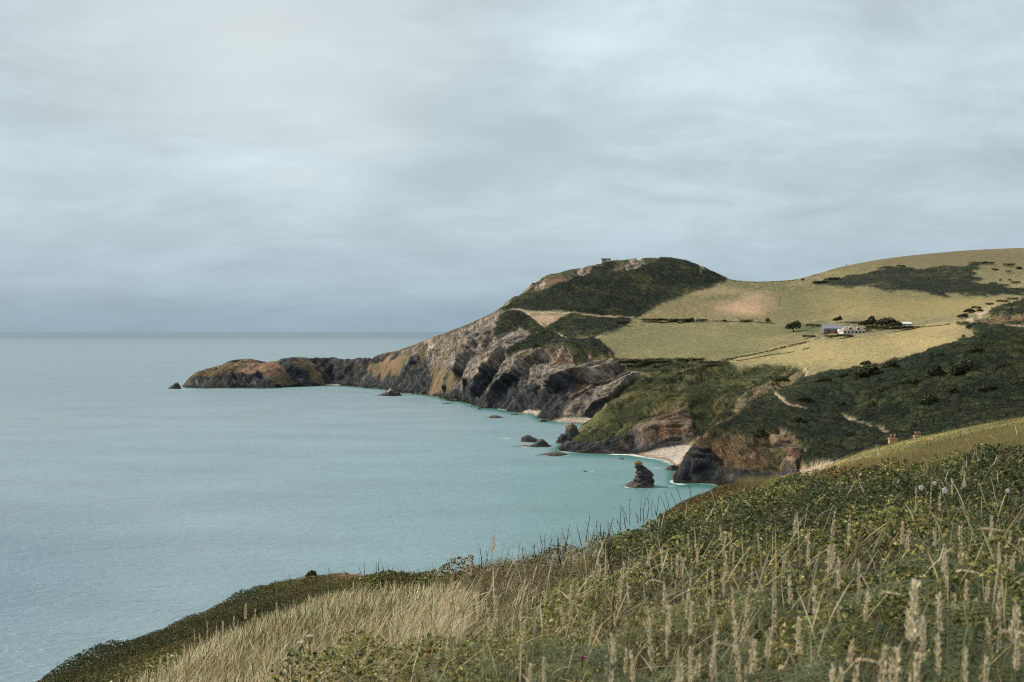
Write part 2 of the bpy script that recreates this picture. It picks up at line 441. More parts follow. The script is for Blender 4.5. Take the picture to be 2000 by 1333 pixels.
WATER = [(362,757.5),(380,758),(400,759),(440,758.5),(480,758),(520,759),(545,758),(570,756),(600,755),(640,753.5),(665,753.5),(690,755),(715,758),(745,760),(790,768),
 (835,772),(862,778),(885,784),(905,784),(920,791),(950,798),(962,800),(975,799),(995,805),(1018,806),(1030,808),(1046,809),(1052,817),(1068,822),(1085,824),(1110,825),(1150,828)]
wl = pts([(x, y, -0.25) for x, y, z in (PW(*t) for t in WATER)])
for x, y, z in wl:
    a = x / y
    for d, zz in ((14, -1.2), (45, -4.0), (110, -8)): PTS.append((a * (y - d) - d * 0.25, y - d, zz))
# cliff shoulders above the main waterline
line([(366,746,1064),(385,735,1066),(420,728,1066),(450,729,1062),(480,726,1064),(505,732,1062),(530,722,1066),(560,722,1078),(600,715,1098),(650,716,1120),(700,718,1094),(735,718,1068),(790,708,992),
      (835,712,962),(862,712,930),(885,712,885),(920,700,852),(950,700,812),(980,695,792),(1000,705,770),(1040,710,752),(1065,720,728),(1085,725,700),(1130,738,694),(1180,748,684),(1215,752,680)])
loose([(835,685,982),(885,678,915),(920,660,890),(965,655,862),(1030,650,835),(1000,668,815),(1035,665,820)])
line([(975,693,798),(1020,685,785),(1060,676,768),(1120,674,752),(1160,688,738),(1195,706,722),(1230,722,705)])
line([(975,614,925),(1000,607,905),(1028,611,895),(1100,613,885),(1180,619,890),(1235,622,900)])
loose([(1065,642,855),(1112,668,790),(1150,650,830),(1100,570,940),(1200,560,965),(1300,555,990),(1150,600,900),(1060,590,925),(1120,540,975),(1250,530,1010)])
line([(1290,590,940),(1340,572,972),(1380,560,1000),(1415,550,1028)])
line([(1250,625,895),(1400,627,888),(1550,632,868)])
loose([(1300,660,825),(1450,660,800),(1160,666,785),(1200,690,760),(1500,590,955),(1600,562,1020),(1465,572,990)])
line([(1205,702,745),(1250,702,740),(1300,701,735),(1350,702,728),(1400,704,715),(1430,709,700)])
loose([(1560,645,800),(1605,652,735),(1640,654,705),(1690,656,695),(1650,632,790),(1750,634,780),(1700,600,880),(1800,602,880),(1700,570,965),(1850,577,950),(2000,577,940),
       (2000,540,1050),(1800,540,1055),(1650,545,1060),(1900,640,630),(1905,620,690),(1950,602,740),(2000,587,770),(2200,575,790),(2500,570,800),(1850,618,770),
       (1500,697,690),(1600,678,680),(1700,668,662),(1780,648,680),(1850,634,668),(1600,700,630),(1750,690,600),(1480,680,735)])
line([(1565,742,556),(1650,727,556),(1720,716,556),(1800,693,552),(1890,664,552),(1950,650,552),(2000,641,552),(2200,615,550),(2500,600,545)])
# middle headland
line([(1262,728,655),(1225,738,622),(1190,780,585),(1165,810,560),(1140,838,535),(1112,858,514)])
uz([(1160,640,-0.3),(1150,602,-0.6),(1128,565,-0.6),(1108,538,-0.8),(1090,520,-0.8),(1210,660,9),(1190,640,3),(1180,610,4),(1240,672,20)])
loose([(1300,712,690),(1300,740,618),(1290,770,572),(1240,800,545),(1180,830,522),(1345,785,522),(1390,745,590),(1450,722,640),(1420,712,690),(1500,716,640),(1360,725,650)])
line([(1100,861,503),(1140,857,500),(1180,855,498),(1210,852,497),(1235,838,499),(1262,820,503),(1300,800,508),(1330,793,512),(1350,800,508)])
wl2 = pts([(x, y, -0.25) for x, y, z in (PW(*t) for t in [(1092,872),(1096,882),(1125,885),(1150,887),(1180,888),(1210,888),(1240,890),(1262,893),(1290,897),(1312,904),(1326,910),
      (1320,922),(1316,936),(1325,946),(1345,948),(1365,945),(1395,944)])])
for x, y, z in wl2:
    a = x / y
    for d, zz in ((12, -1.0), (30, -2.5), (70, -5)): PTS.append((a * (y - d) - d * 0.3, y - d, zz))
line([(1100,868,499),(1140,872,495),(1180,870,494),(1212,868,494),(1240,880,490)])
line([(1240,885,487),(1290,874,489),(1335,867,492),(1347,872,484)])
loose([(1262,850,494),(1300,840,497),(1335,830,502),(1340,882,470)])
line([(1365,850,512),(1400,820,528),(1470,786,548),(1520,754,580),(1560,722,612),(1574,722,600)])
loose([(1575,735,575),(1540,748,572)])
line([(1326,890,404),(1340,871,412),(1352,858,421),(1380,840,440),(1420,820,456),(1455,797,471),(1490,773,490),(1522,768,506),(1560,745,548)])
line([(1322,905,397),(1345,885,399),(1385,872,408),(1402,890,401),(1450,862,422),(1500,850,436),(1540,850,442),(1565,880,418)])
loose([(1380,925,394),(1405,932,392),(1450,900,402),(1450,928,391),(1510,900,406),(1530,915,395),(1560,910,396),(1600,912,394),(1640,895,408)])
loose([(1600,790,502),(1600,850,455),(1700,800,482),(1700,850,442),(1800,760,492),(1800,820,447),(1900,740,492),(1900,800,442),(2000,720,492),(2000,790,432),(2200,700,490),(2200,780,420),(2500,690,480),(2500,770,410)])
uz([(1650,350,8),(1750,330,10),(1900,320,16),(2100,320,24),(2500,320,40),(1600,300,4),(1500,355,1.0),(1480,260,-3),(1400,330,-4),(1380,370,-3),(1500,160,-4),(1450,200,-5),(1600,230,3)])

# near hillside: top of the vegetation
NEAR_SKY = [(60,1333,26),(150,1287,30),(300,1225,35),(450,1168,40),(560,1142,44),(640,1134,46),(720,1130,46),(830,1134,40),(860,1128,30),(950,1100,26),(1100,1064,21),(1200,1037,19),(1290,992,20)]
NEAR_SKY2 = [(1310,985,34),(1360,955,38),(1400,940,40),(1450,932,38)]
RIDGE_R = [(1500,932,24),(1600,942,19),(1700,930,16),(1750,920,14.5),(1850,898,12),(1950,890,10),(2000,877,9),(2100,858,8),(2300,830,7)]
near_sky = line(NEAR_SKY); line(NEAR_SKY2); line(RIDGE_R)
loose([(2200,1333,2.5),(2000,1333,2.7),(1700,1333,2.9),(1400,1333,3.3),(1100,1333,3.8),(800,1333,4.8),(550,1333,6.2),(330,1333,8),(2000,1200,3.6),(1600,1200,4.0),(1300,1200,4.6),(1000,1200,5.8),
       (700,1210,9.5),(500,1225,11.5),(2000,1080,5.0),(1700,1080,6.0),(1400,1080,7.8),(1200,1090,10.5),(1000,1125,14),(2000,980,6.6),(1900,955,8),(1700,990,9.2),(1500,1000,12),(1380,1005,14.5)])
line([(330,1312,8.6),(420,1248,11),(520,1193,15),(640,1160,20),(760,1146,24),(840,1140,27)])
loose([(330,1322,19),(420,1262,23),(520,1206,28),(640,1160,35),(740,1140,39)])
for (u, v, D), p in zip(NEAR_SKY + NEAR_SKY2, [P(*t) for t in NEAR_SKY + NEAR_SKY2]):
    for D2, z in ((D * 1.3, P(u, v, D * 1.3)[2] - 3.0), (D + 50, 20), (D + 82, -4), (D + 125, -8)): PTS.append(((u - CU) / FPX * D2, D2, z))
for u, v, D in [(1600,942,19),(1700,930,16),(1750,920,14.5),(1850,898,12),(1950,890,10),(2000,877,9),(2100,858,8),(2300,830,7)]:
    PTS.append(P(u, v + 14, D * 2.0))
PTS.append(P(1500, 950, 45))
line([(1600,928,62),(1640,925,68),(1700,905,62),(1760,898,58),(1850,880,48),(2000,862,38),(2200,835,34),(2500,800,30)])
line([(1560,935,118),(1612,915,165),(1640,902,160),(1700,878,150),(1740,866,145),(1800,853,138),(1900,833,126),(2000,815,115),(2200,785,100),(2500,745,90)])
loose([(1700,890,105),(1850,862,90),(2000,838,75)])
uz([(1612,200,22),(1700,190,30),(1760,190,31),(1850,180,36),(2000,170,38),(2200,160,45),(2500,150,52),(1700,235,9),(1850,230,13),(2000,230,20),(2300,230,34),(1530,150,10),(1500,110,18)])
PTS += [(0,0,58.75),(3,0,59.1),(-4,0,57.2),(0,-4,59.1),(-8,0,54.5),(-20,0,44),(-45,0,20),(-75,0,-4),(-130,0,-8),(10,0,60.5),(30,0,65),(60,0,70),(-75,-40,-4),(60,-40,75),(-20,-40,46),(0,-40,62),
        (-3.5,6,57.3),(-6,9,55.6),(-12,15,51),(-22,22,42),(-40,30,20),(-60,40,-4),(-100,60,-8),(-600,40,-9),(-900,700,-9),(-900,1600,-9),(-600,-40,-9)]

def tin():
    import random as _r
    r = _r.Random(3)
    co = [Vector((x + r.uniform(-1e-3, 1e-3), y + r.uniform(-1e-3, 1e-3))) for x, y, z in PTS]
    vo, eo, fo, ov, oe, of = delaunay_2d_cdt(co, EDG, [], 0, 1e-4)
    zs = np.array([np.mean([PTS[i][2] for i in ids]) if len(ids) else np.nan for ids in ov])
    xy = np.array([(v.x, v.y) for v in vo])
    if np.isnan(zs).any():           # crossing survey lines: take the nearest known heights
        good = np.where(~np.isnan(zs))[0]
        for i in np.where(np.isnan(zs))[0]:
            d = np.hypot(*(xy[good] - xy[i]).T); j = np.argsort(d)[:4]; zs[i] = np.average(zs[good[j]], weights=1 / (d[j] + 0.1))
    return xy, zs, np.array([f for f in fo if len(f) == 3])
TXY, TZ, TF = tin()

class Grid:
    def __init__(s, x0, x1, y0, y1, r):
        s.x0, s.y0, s.r = x0, y0, r
        s.nx, s.ny = int((x1 - x0) / r) + 1, int((y1 - y0) / r) + 1
        s.g = np.full((s.ny, s.nx), -9.0)
        for f in TF:
            (ax, ay), (bx, by), (cx, cy) = TXY[f]; za, zb, zc = TZ[f]
            i0, i1 = max(0, int(math.floor((min(ax, bx, cx) - x0) / r))), min(s.nx - 1, int(math.ceil((max(ax, bx, cx) - x0) / r)))
            j0, j1 = max(0, int(math.floor((min(ay, by, cy) - y0) / r))), min(s.ny - 1, int(math.ceil((max(ay, by, cy) - y0) / r)))
            if i1 < i0 or j1 < j0: continue
            X, Y = np.meshgrid(x0 + r * np.arange(i0, i1 + 1), y0 + r * np.arange(j0, j1 + 1))
            d = (by - cy) * (ax - cx) + (cx - bx) * (ay - cy)
            if abs(d) < 1e-9: continue
            l1 = ((by - cy) * (X - cx) + (cx - bx) * (Y - cy)) / d; l2 = ((cy - ay) * (X - cx) + (ax - cx) * (Y - cy)) / d
            l3 = 1 - l1 - l2
            k = (l1 >= -1e-6) & (l2 >= -1e-6) & (l3 >= -1e-6)
            s.g[j0:j1 + 1, i0:i1 + 1][k] = (l1 * za + l2 * zb + l3 * zc)[k]
    def __call__(s, x, y, g=None):
        g = s.g if g is None else g
        fx = np.clip((np.asarray(x, float) - s.x0) / s.r, 0, s.nx - 1.001); fy = np.clip((np.asarray(y, float) - s.y0) / s.r, 0, s.ny - 1.001)
        i, j = fx.astype(int), fy.astype(int); tx, ty = fx - i, fy - j
        return (g[j, i] * (1 - tx) + g[j, i + 1] * tx) * (1 - ty) + (g[j + 1, i] * (1 - tx) + g[j + 1, i + 1] * tx) * ty

FAR = Grid(-560, 1150, 20, 1520, 1.6)
g2, g6 = blur(FAR.g, 1.0), blur(FAR.g, 7.0)
gy, gx = np.gradient(blur(FAR.g, 3.0), FAR.r)
steep = blur(sstep(0.28, 0.5, np.hypot(gx, gy)), 2.0)
low = sstep(3.0, 9.0, FAR.g)                       # keep the shore line crisp
Yg = FAR.y0 + FAR.r * np.arange(FAR.ny)[:, None]
wsm = np.clip((1 - steep) * low * sstep(180, 420, Yg), 0, 1)
FAR.g = g2 * (1 - wsm) + g6 * wsm
NEARG = Grid(-62, 62, -30, 96, 0.25)
NEARG.g = blur(NEARG.g, 3.2)
def zland(x, y):
    x, y = np.asarray(x, float), np.asarray(y, float)
    w = sstep(72, 90, y)
    return NEARG(x, y) * (1 - w) + FAR(x, y) * w

def worley(x, y):
    """Distance to the nearest jittered cell centre and that cell's own random number."""
    xi, yi = np.floor(x).astype(np.int64), np.floor(y).astype(np.int64)
    best = np.full(x.shape, 9.0); rid = np.zeros(x.shape)
    for a in (-1, 0, 1):
        for b in (-1, 0, 1):
            cx, cy = xi + a, yi + b
            h = _perm[_perm[cx & 255] + (cy & 255)]
            jx, jy = _val[h] * 0.42 + 0.5, _val[_perm[h + 77]] * 0.42 + 0.5
            d = np.hypot(cx + jx - x, cy + jy - y); k = d < best
            best[k] = d[k]; rid[k] = (_val[_perm[h + 131]] * 0.5 + 0.5)[k]
    return best, rid

# land cover, surveyed as outlines on the ground (photo bearings); later entries win
FIELD, SCRUB, ROCK, TURF, SAND, SOIL, RUST, OLIVE = range(8)
COVER = [
 (ROCK, [(340,765),(362,735),(420,700),(500,695),(580,684),(735,684),(780,676),(840,652),(920,624),(975,606),(990,612),(965,652),(1012,640),(1038,645),(1034,668),(980,694),(1062,676),(1122,674),(1160,688),(1196,705),(1240,712),(1256,728),(1228,738),(1190,788),(1160,830),(1050,835),(960,812),(860,790),(720,770)], (640, 1200), 5),
 (TURF, [(1000,690),(1060,675),(1122,672),(1165,672),(1200,690),(1196,706),(1150,684),(1140,700),(1125,715),(1110,680),(1060,682)], (700, 800), 5),
 (OLIVE, [(716,742),(728,722),(748,704),(792,690),(806,704),(775,730),(738,742)], (900, 1100), 10),
 (OLIVE, [(572,700),(595,697),(630,735),(640,750),(615,745)], (1000, 1150), 9),
 (OLIVE, [(830,770),(850,720),(870,715),(880,745),(858,772)], (850, 1000), 12),
 (RUST, [(362,745),(372,725),(420,702),(500,694),(545,705),(560,740),(580,750),(535,752),(512,722),(490,728),(450,722),(420,735),(385,735)], (1000, 1120), 5),
 (SCRUB, [(958,660),(966,645),(985,612),(1005,605),(1028,611),(1062,641),(1112,667),(1160,664),(1195,688),(1150,684),(1060,675),(1000,690),(975,694),(1032,668),(1038,648),(1012,642)], (720, 960), 3),
 (SCRUB, [(975,606),(1000,588),(1060,545),(1090,520),(1180,490),(1300,490),(1420,545),(1416,552),(1385,562),(1340,573),(1290,592),(1262,610),(1238,622),(1180,617),(1100,611),(1020,606)], (880, 1110), 3),
 (SCRUB, [(1062,640),(1110,614),(1180,620),(1232,624),(1225,634),(1190,652),(1150,662),(1112,666)], (760, 930), 2),
 (FIELD, [(1024,612),(1112,614),(1066,641)], (820, 920), 1.5),
 (OLIVE, [(1028,574),(1060,545),(1085,530),(1140,515),(1182,505),(1200,512),(1150,528),(1112,540),(1088,556),(1062,570)], (900, 1060), 6),
 (OLIVE, [(1185,530),(1210,506),(1262,499),(1300,499),(1275,512),(1255,522),(1215,530)], (960, 1080), 5),
 (ROCK, [(1214,524),(1230,507),(1250,505),(1262,514),(1252,524),(1232,529)], (960, 1080), 3),
 (ROCK, [(1122,535),(1136,522),(1150,523),(1148,535),(1134,540)], (940, 1060), 3),
 (ROCK, [(1046,562),(1060,548),(1068,546),(1062,560),(1050,570)], (920, 1030), 3),
 (SCRUB, [(1588,553),(1640,545),(1700,530),(1740,522),(1800,524),(1840,523),(1930,514),(1900,528),(1896,540),(1912,546),(1900,553),(1960,560),(2010,566),(2200,570),(2200,585),(2000,578),(1930,580),(1870,578),(1780,572),(1700,562),(1640,560)], (880, 1200), 5),
 (TURF, [(1196,704),(1300,699),(1420,707),(1440,714),(1560,710),(1578,722),(1568,740),(1512,768),(1420,822),(1350,872),(1338,872),(1332,795),(1260,820),(1212,852),(1140,856),(1100,863),(1160,806),(1186,785),(1228,738),(1256,728)], (490, 745), 4),
 (ROCK, [(1080,892),(1096,862),(1140,856),(1212,851),(1240,828),(1262,820),(1300,803),(1345,787),(1352,800),(1350,850),(1342,873),(1320,880),(1250,893),(1180,892)], (470, 525), 4),
 (OLIVE, [(1560,718),(1572,724),(1540,748),(1480,776),(1430,815),(1400,835),(1440,780),(1500,735)], (520, 640), 5),
 (SCRUB, [(1350,855),(1420,822),(1455,797),(1490,775),(1520,768),(1545,750),(1562,742),(1650,727),(1720,716),(1800,693),(1890,665),(1950,650),(2000,641),(2500,600),(2500,800),(2000,830),(1740,890),(1600,925),(1560,905),(1572,880),(1540,850),(1460,852),(1400,846),(1372,858)], (385, 580), 3),
 (RUST, [(1318,950),(1325,890),(1350,856),(1400,846),(1465,852),(1505,840),(1545,850),(1572,882),(1565,912),(1520,925),(1430,935),(1395,950)], (380, 450), 5),
 (ROCK, [(1300,955),(1322,888),(1345,864),(1385,866),(1402,884),(1386,905),(1380,950)], (380, 425), 3),
 (ROCK, [(1500,850),(1520,838),(1545,852),(1568,880),(1560,905),(1525,900),(1540,880),(1515,868)], (380, 450), 4),
 (ROCK, [(1372,900),(1430,905),(1480,915),(1520,912),(1560,905),(1560,930),(1385,950)], (380, 410), 4),
 (SAND, [(1225,896),(1236,889),(1290,875),(1337,868),(1350,868),(1350,915),(1325,912),(1280,900)], (440, 494), 1),
 (SAND, [(1066,828),(1075,822),(1100,815),(1160,815),(1160,832)], (610, 690), 1),
 (SAND, [(1012,809),(1022,803),(1030,800),(1052,801),(1050,812)], (690, 760), 1),
 (SAND, [(632,756),(638,750),(662,750),(668,757)], (1060, 1110), 0.6),
 (SOIL, [(1562,918),(1580,912),(1640,908),(1640,925),(1565,930)], (330, 402), 1),
 (SCRUB, [(1900,640),(1925,622),(1945,605),(1985,588),(2060,575),(2300,570),(2300,640),(2000,640),(1950,648)], (545, 800), 3),
 (SOIL, [(1908,612),(1935,602),(1992,586),(1998,590),(1960,602),(1930,612),(1912,622)], (560, 800), 2),
 (RUST, [(1905,628),(1930,620),(2000,618),(2000,634),(1960,637),(1915,638)], (555, 740), 2),
 (SCRUB, [(1888,640),(1905,634),(1935,640),(1950,650),(1915,668),(1905,655)], (545, 640), 3),
]
PATHS = [  # trodden paths and lanes: line in photo bearings, width (m)
 ([(1506,771),(1520,778),(1531,788),(1540,795),(1556,799),(1572,804)], 1.5, (400, 560)),
 ([(1643,820),(1665,829),(1690,838),(1715,846),(1740,856)], 1.2, (400, 520)),
 ([(1000,607),(1028,611),(1100,612),(1160,617),(1205,620),(1236,623)], 2.2, (840, 930)),
 ([(1028,612),(1048,628),(1066,642)], 2.0, (820, 930)),
 ([(1088,656),(1100,662),(1112,668)], 2.2, (770, 900)),
 ([(1112,668),(1140,666),(1165,660),(1188,652)], 1.5, (770, 900)),
 ([(1562,744),(1572,736),(1577,726),(1572,718)], 1.4, (530, 650)),
 ([(1562,743),(1650,729),(1720,717.5),(1800,694.5),(1893,664)], 1.6, (535, 580)),
 ([(1400,708),(1440,697),(1500,686),(1560,672),(1600,660)], 1.2, (600, 800)),
 ([(1905,612),(1896,619),(1893,627),(1900,634),(1920,638),(1950,642),(2000,644)], 3.0, (545, 700)),
 ([(1905,612),(1930,600),(1990,583)], 2.0, (620, 800)),
 ([(1198,706),(1199,697),(1190,690)], 1.0, (700, 790)),
]

NCOL, NROW = 1300, 960
A0, A1 = -0.64, 0.70
acol = np.linspace(A0, A1, NCOL)
dd = np.concatenate([np.arange(62, 330, 2.0), np.arange(330, 1000, 0.9), np.arange(1000, 1560, 1.1)])
DD, AA = np.meshgrid(dd, acol, indexing='ij')
ZZ = zland(AA * DD, DD)
VV = VH + (HCAM - ZZ) / DD * FPX
w = np.abs(np.gradient(VV, axis=0)) + np.gradient(dd)[:, None] * 0.035
w = np.minimum(w, 14) * np.where(ZZ < -2.5, 0.03, 1.0)
kb = 15
wp = np.pad(w, ((0, 0), (kb, kb)), mode='edge'); cs = np.cumsum(wp, axis=1)
w = (cs[:, 2 * kb:] - np.concatenate([np.zeros((len(dd), 1)), cs[:, :-2 * kb - 1]], axis=1)) / (2 * kb + 1)
cum = np.cumsum(w, axis=0); cum = (cum - cum[0]) / (cum[-1] - cum[0])
tt = np.linspace(0, 1, NROW)
GD = np.stack([np.interp(tt, cum[:, j], dd) for j in range(NCOL)], axis=1)
del DD, AA, ZZ, VV, w, wp, cs, cum
GA = np.broadcast_to(acol, GD.shape)
X, Y = (GA * GD), GD.copy()
Z = zland(X, Y)
U, V = to_uv(X, Y, Z)
# outlines wander with the vegetation
j1, j2 = fbm(X / 14, Y / 14, o=4), fbm(X / 14 + 50, Y / 14 + 9, o=4)
slope = np.hypot(FAR(X, Y, gx), FAR(X, Y, gy))
cls = np.full(X.shape, FIELD, np.int8)
cls[((slope > 0.55) & ~((U > 1500) & (Y < 380))) | (Z < 5)] = ROCK
cls[(Y < 340) & (Y > 62)] = FIELD
cls[(Y < 260) & (U < 1560)] = TURF
cls[(Y < 260) & (slope > 0.75) & (U < 1500)] = ROCK
for c, poly, (d0, d1), jit in COVER:
    xs, ys = [p[0] for p in poly], [p[1] for p in poly]
    box = (U > min(xs) - 12) & (U < max(xs) + 12) & (V > min(ys) - 12) & (V < max(ys) + 12) & (Y > d0) & (Y < d1)
    ii = np.where(box)
    if not len(ii[0]): continue
    jit = jit * (1.7 if c == SCRUB else 1.3)
    k = in_poly(U[ii] + j1[ii] * jit * 1.6, V[ii] + j2[ii] * jit, poly)
    cls[ii[0][k], ii[1][k]] = c
def ground_hit(u, v, d0=40.0, d1=1500.0):
    """First ground met by the sight line (u, v) beyond d0."""
    d = np.arange(d0, d1, 1.0 if d0 > 60 else 0.1)
    p0 = P(u, v, 1.0); dz = p0[2] - HCAM
    k = np.where(zland(p0[0] * d, d) > HCAM + dz * d)[0]
    D = d[k[0]] if len(k) else d1
    return (p0[0] * D, D, float(zland(p0[0] * D, D)))
for ln, wd, (d0, d1) in PATHS:
    g = [ground_hit(u, v, d0)[:2] for u, v in ln]
    xs, ys = [p[0] for p in g], [p[1] for p in g]
    box = (X > min(xs) - 6) & (X < max(xs) + 6) & (Y > max(min(ys) - 8, d0)) & (Y < min(max(ys) + 8, d1))
    ii = np.where(box)
    k = line_dist(X[ii], Y[ii], g) < wd * (0.6 + 0.35 * j1[ii])
    cls[ii[0][k], ii[1][k]] = SOIL

def soft(mask, n=2):
    m = mask.astype(float)
    for _ in range(n):
        p = np.pad(m, 1, mode='edge')
        m = (p[:-2, 1:-1] + p[2:, 1:-1] + p[1:-1, :-2] + p[1:-1, 2:] + 2 * p[1:-1, 1:-1]) / 6
    return m
rockm, scrubm = soft(cls == ROCK, 4), soft(cls == SCRUB, 3)
rustm, turfm, sandm = soft(cls == RUST, 4), soft(cls == TURF, 4), soft(cls == SAND, 2)

# ---- relief: tilted slate beds, gullies, tussocks and the domes of the scrub
GX, GY = FAR(X, Y, gx), FAR(X, Y, gy)
nl = np.sqrt(GX ** 2 + GY ** 2 + 1)
NX, NY, NZ = -GX / nl, -GY / nl, 1 / nl
def drop_shade(q):
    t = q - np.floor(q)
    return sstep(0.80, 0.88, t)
def saw(q):
    t = q - np.floor(q)
    return np.where(t < 0.84, t / 0.84, 1 - (t - 0.84) / 0.16) - 0.5
wob = fbm(X / 45, Y / 45, Z / 30, o=3)
wpt = sstep(850, 960, Y)
shr = (1 - wpt) * (0.333 * X - 0.943 * Y) + wpt * (0.9 * X - 815)      # along the shore, towards the village
q1 = 0.80 * shr + 0.60 * Z
q2 = 0.80 * shr - 0.55 * Z
mainc = sstep(950, 900, Y) * sstep(590, 640, Y)                          # the buttressed main cliff
butt = saw(q2 / 52 + 0.45 * wob + 0.15)
tpp = 0.3 * X + 0.95 * Y
big_amp = sstep(2, 22, Z) * 0.6 + 0.4
disp = rockm * (big_amp * ((4.0 + 12.0 * mainc * sstep(68, 36, Z)) * butt + 4.0 * saw(q1 / 11.0 + 0.6 * wob) + np.where(Y > 900, 5.0, 2.0) * saw(q1 / 26 + 0.5 * wob) + 1.5 * saw(q1 / 4.4 + wob) + 2.0 * saw(q2 / 9.0 + 0.7 * wob))
                + np.where(Y > 930, 1.2, 3.0) * (ridged(q2 / 26, tpp / 30, Z / 40, o=5) - 0.62) + 1.2 * (ridged(q1 / 3.5, tpp / 9, Z / 12, o=4) - 0.6))
clf = ridged(shr / 46 + 0.6 * wob, Z / 90, o=3)
disp -= rockm * np.where(Y < 600, 3.0, 7.5) * sstep(0.76, 0.93, clf) * sstep(60, 35, Z)
disp *= np.where(Y > 900, 0.9, 1.0) * np.where(Y < 530, 0.85, 1.0) * np.where(U > 2050, 0.4, 1)
shore = sstep(-1.5, 4, Z) * 0.65 + 0.35
disp *= shore
cz = np.interp(U, [c[0] for c in CREST], [p[2] for p in crest])
edge = np.where((U < 985) & (Y > 880), cz - Z, 99.0)                       # how far below the grassy crest of the point
disp *= sstep(0.5, 9.0, edge)
hb = 0.75
RX, RY, RZ = X + disp * NX * hb - rockm * 0, Y + disp * NY * hb, Z + disp * NZ * 0.55
tq, tp = (0.80 * X - 0.60 * Y), (0.60 * X + 0.80 * Y)
spur = ridged(tq / 21 + 0.35 * j1, tp / 60, o=4)
turf_rel = (turfm + rustm + soft((cls == OLIVE) & (Y < 660), 4)) * (4.2 * (spur - 0.6) + 1.1 * (ridged(X / 6.5, Y / 6.5, o=3) - 0.6)) * sstep(0, 5, Z)
w1, id1 = worley(X / 6.5 + 0.6 * j1, Y / 6.5 + 0.6 * j2)
w2, id2 = worley(X / 2.6, Y / 2.6)
dome = np.sqrt(np.clip(1 - (w1 / 0.85) ** 2, 0, 1)) * (0.5 + 0.9 * id1) * 2.2 + np.sqrt(np.clip(1 - (w2 / 0.85) ** 2, 0, 1)) * 0.9
heath = (Y > 850).astype(float)                        # wind-clipped heath on the hill is lower
scr = scrubm * dome * np.where(heath > 0, 0.5, 1.0) * (1 - 0.45 * sstep(1640, 1500, U) * (Y < 560))
field_rel = 0.35 * fbm(X / 9, Y / 9, o=3) * (1 - rockm) * (1 - sandm)
RZ = RZ + turf_rel + scr + field_rel * sstep(0.5, 3, Z)

# ---- what the ground is made of
n_big, n_mid, n_fin = fbm(X / 90, Y / 90, o=3), fbm(X / 22 + 5, Y / 22, o=4), fbm(X / 4, Y / 4 + 3, o=3)
mixv = lambda a, b, t: np.asarray(a) * (1 - t[..., None]) + np.asarray(b) * t[..., None]
col = np.zeros(X.shape + (3,))
fieldc = mixv((0.178, 0.155, 0.082), (0.125, 0.126, 0.062), sstep(-0.25, 0.45, n_big + 0.5 * n_mid))
fieldc = mixv(fieldc, (0.285, 0.225, 0.110), sstep(0.05, 0.5, n_mid * 0.7 + n_fin * 0.6) * 0.6)
fieldc = mixv(fieldc, (0.090, 0.095, 0.045), sstep(0.10, 0.55, fbm(X / 2.6, Y / 9 + 3, o=4)) * 0.55)
fieldc = mixv(fieldc, (0.32, 0.26, 0.14), sstep(0.12, 0.5, fbm(X / 2.2 + 60, Y / 6, o=3)) * 0.45)
# drier and greener parts of the pasture: (bearing, depression, half-sizes, D range, colour, strength)
for (u0, v0, su, sv, d0, d1, c, k) in [(1462,602,75,14,860,1000,(0.45,0.30,0.20),1.0),(1480,585,40,16,880,1000,(0.42,0.285,0.185),0.8),(1385,652,50,7,760,900,(0.36,0.25,0.15),0.75),
        (1395,568,60,9,930,1050,(0.30,0.225,0.13),0.7),(1330,598,80,18,890,1000,(0.178,0.150,0.080),0.8),(1072,626,26,11,820,930,(0.38,0.27,0.20),0.9),(1600,690,170,28,560,720,(0.33,0.27,0.125),0.75),(1800,668,90,22,555,690,(0.34,0.265,0.125),0.8),
        (1620,742,90,12,540,640,(0.30,0.255,0.12),0.7),(1840,640,60,14,600,720,(0.35,0.27,0.14),0.7),(1330,668,175,34,715,890,(0.158,0.152,0.074),0.95),(1450,690,90,8,650,780,(0.10,0.11,0.045),0.6),
        (1570,640,60,14,720,850,(0.080,0.094,0.044),0.9),(1480,645,60,10,760,860,(0.14,0.15,0.06),0.7),(1760,600,200,22,760,960,(0.245,0.20,0.088),0.8),(1850,505,270,26,990,1290,(0.150,0.128,0.070),0.95),
        (1545,600,70,36,840,1010,(0.132,0.128,0.062),0.85),(1650,575,90,10,900,1000,(0.20,0.175,0.075),0.6),(1900,590,120,8,700,930,(0.26,0.21,0.09),0.7)]:
    r2 = ((U - u0 + 18 * j1) / su) ** 2 + ((V - v0 + 6 * j2) / sv) ** 2
    fieldc = mixv(fieldc, c, np.exp(-r2 ** 1.5) * k * ((Y > d0) & (Y < d1)))
# grassy shoulder on this side of the valley
nr = (Y < 300)
fieldc = np.where(nr[..., None], mixv(mixv((0.255, 0.200, 0.080), (0.165, 0.165, 0.066), sstep(-0.3, 0.4, n_mid + n_big)), (0.33, 0.25, 0.10), sstep(0.1, 0.5, n_fin + 0.4 * n_mid) * 0.7), fieldc)
fieldc = np.where(nr[..., None], fieldc, fieldc * 1.03)
col[:] = fieldc
scrubc = mixv((0.018, 0.026, 0.020), (0.042, 0.051, 0.028), np.clip(0.55 * id1 + 0.25 * id2 + 0.4 * n_mid, 0, 1))
scrubc = mixv(scrubc, (0.105, 0.105, 0.045), sstep(0.18, 0.5, n_mid * 0.7 + n_fin * 0.4 + 0.15 * n_big) * 0.5)
scrubc = mixv(scrubc, (0.075, 0.058, 0.034), sstep(0.35, 0.7, fbm(X / 9 + 40, Y / 9, o=3)) * 0.6)
scrubc = np.where((Y < 600)[..., None], scrubc * np.array((0.90, 0.95, 0.85)), scrubc)
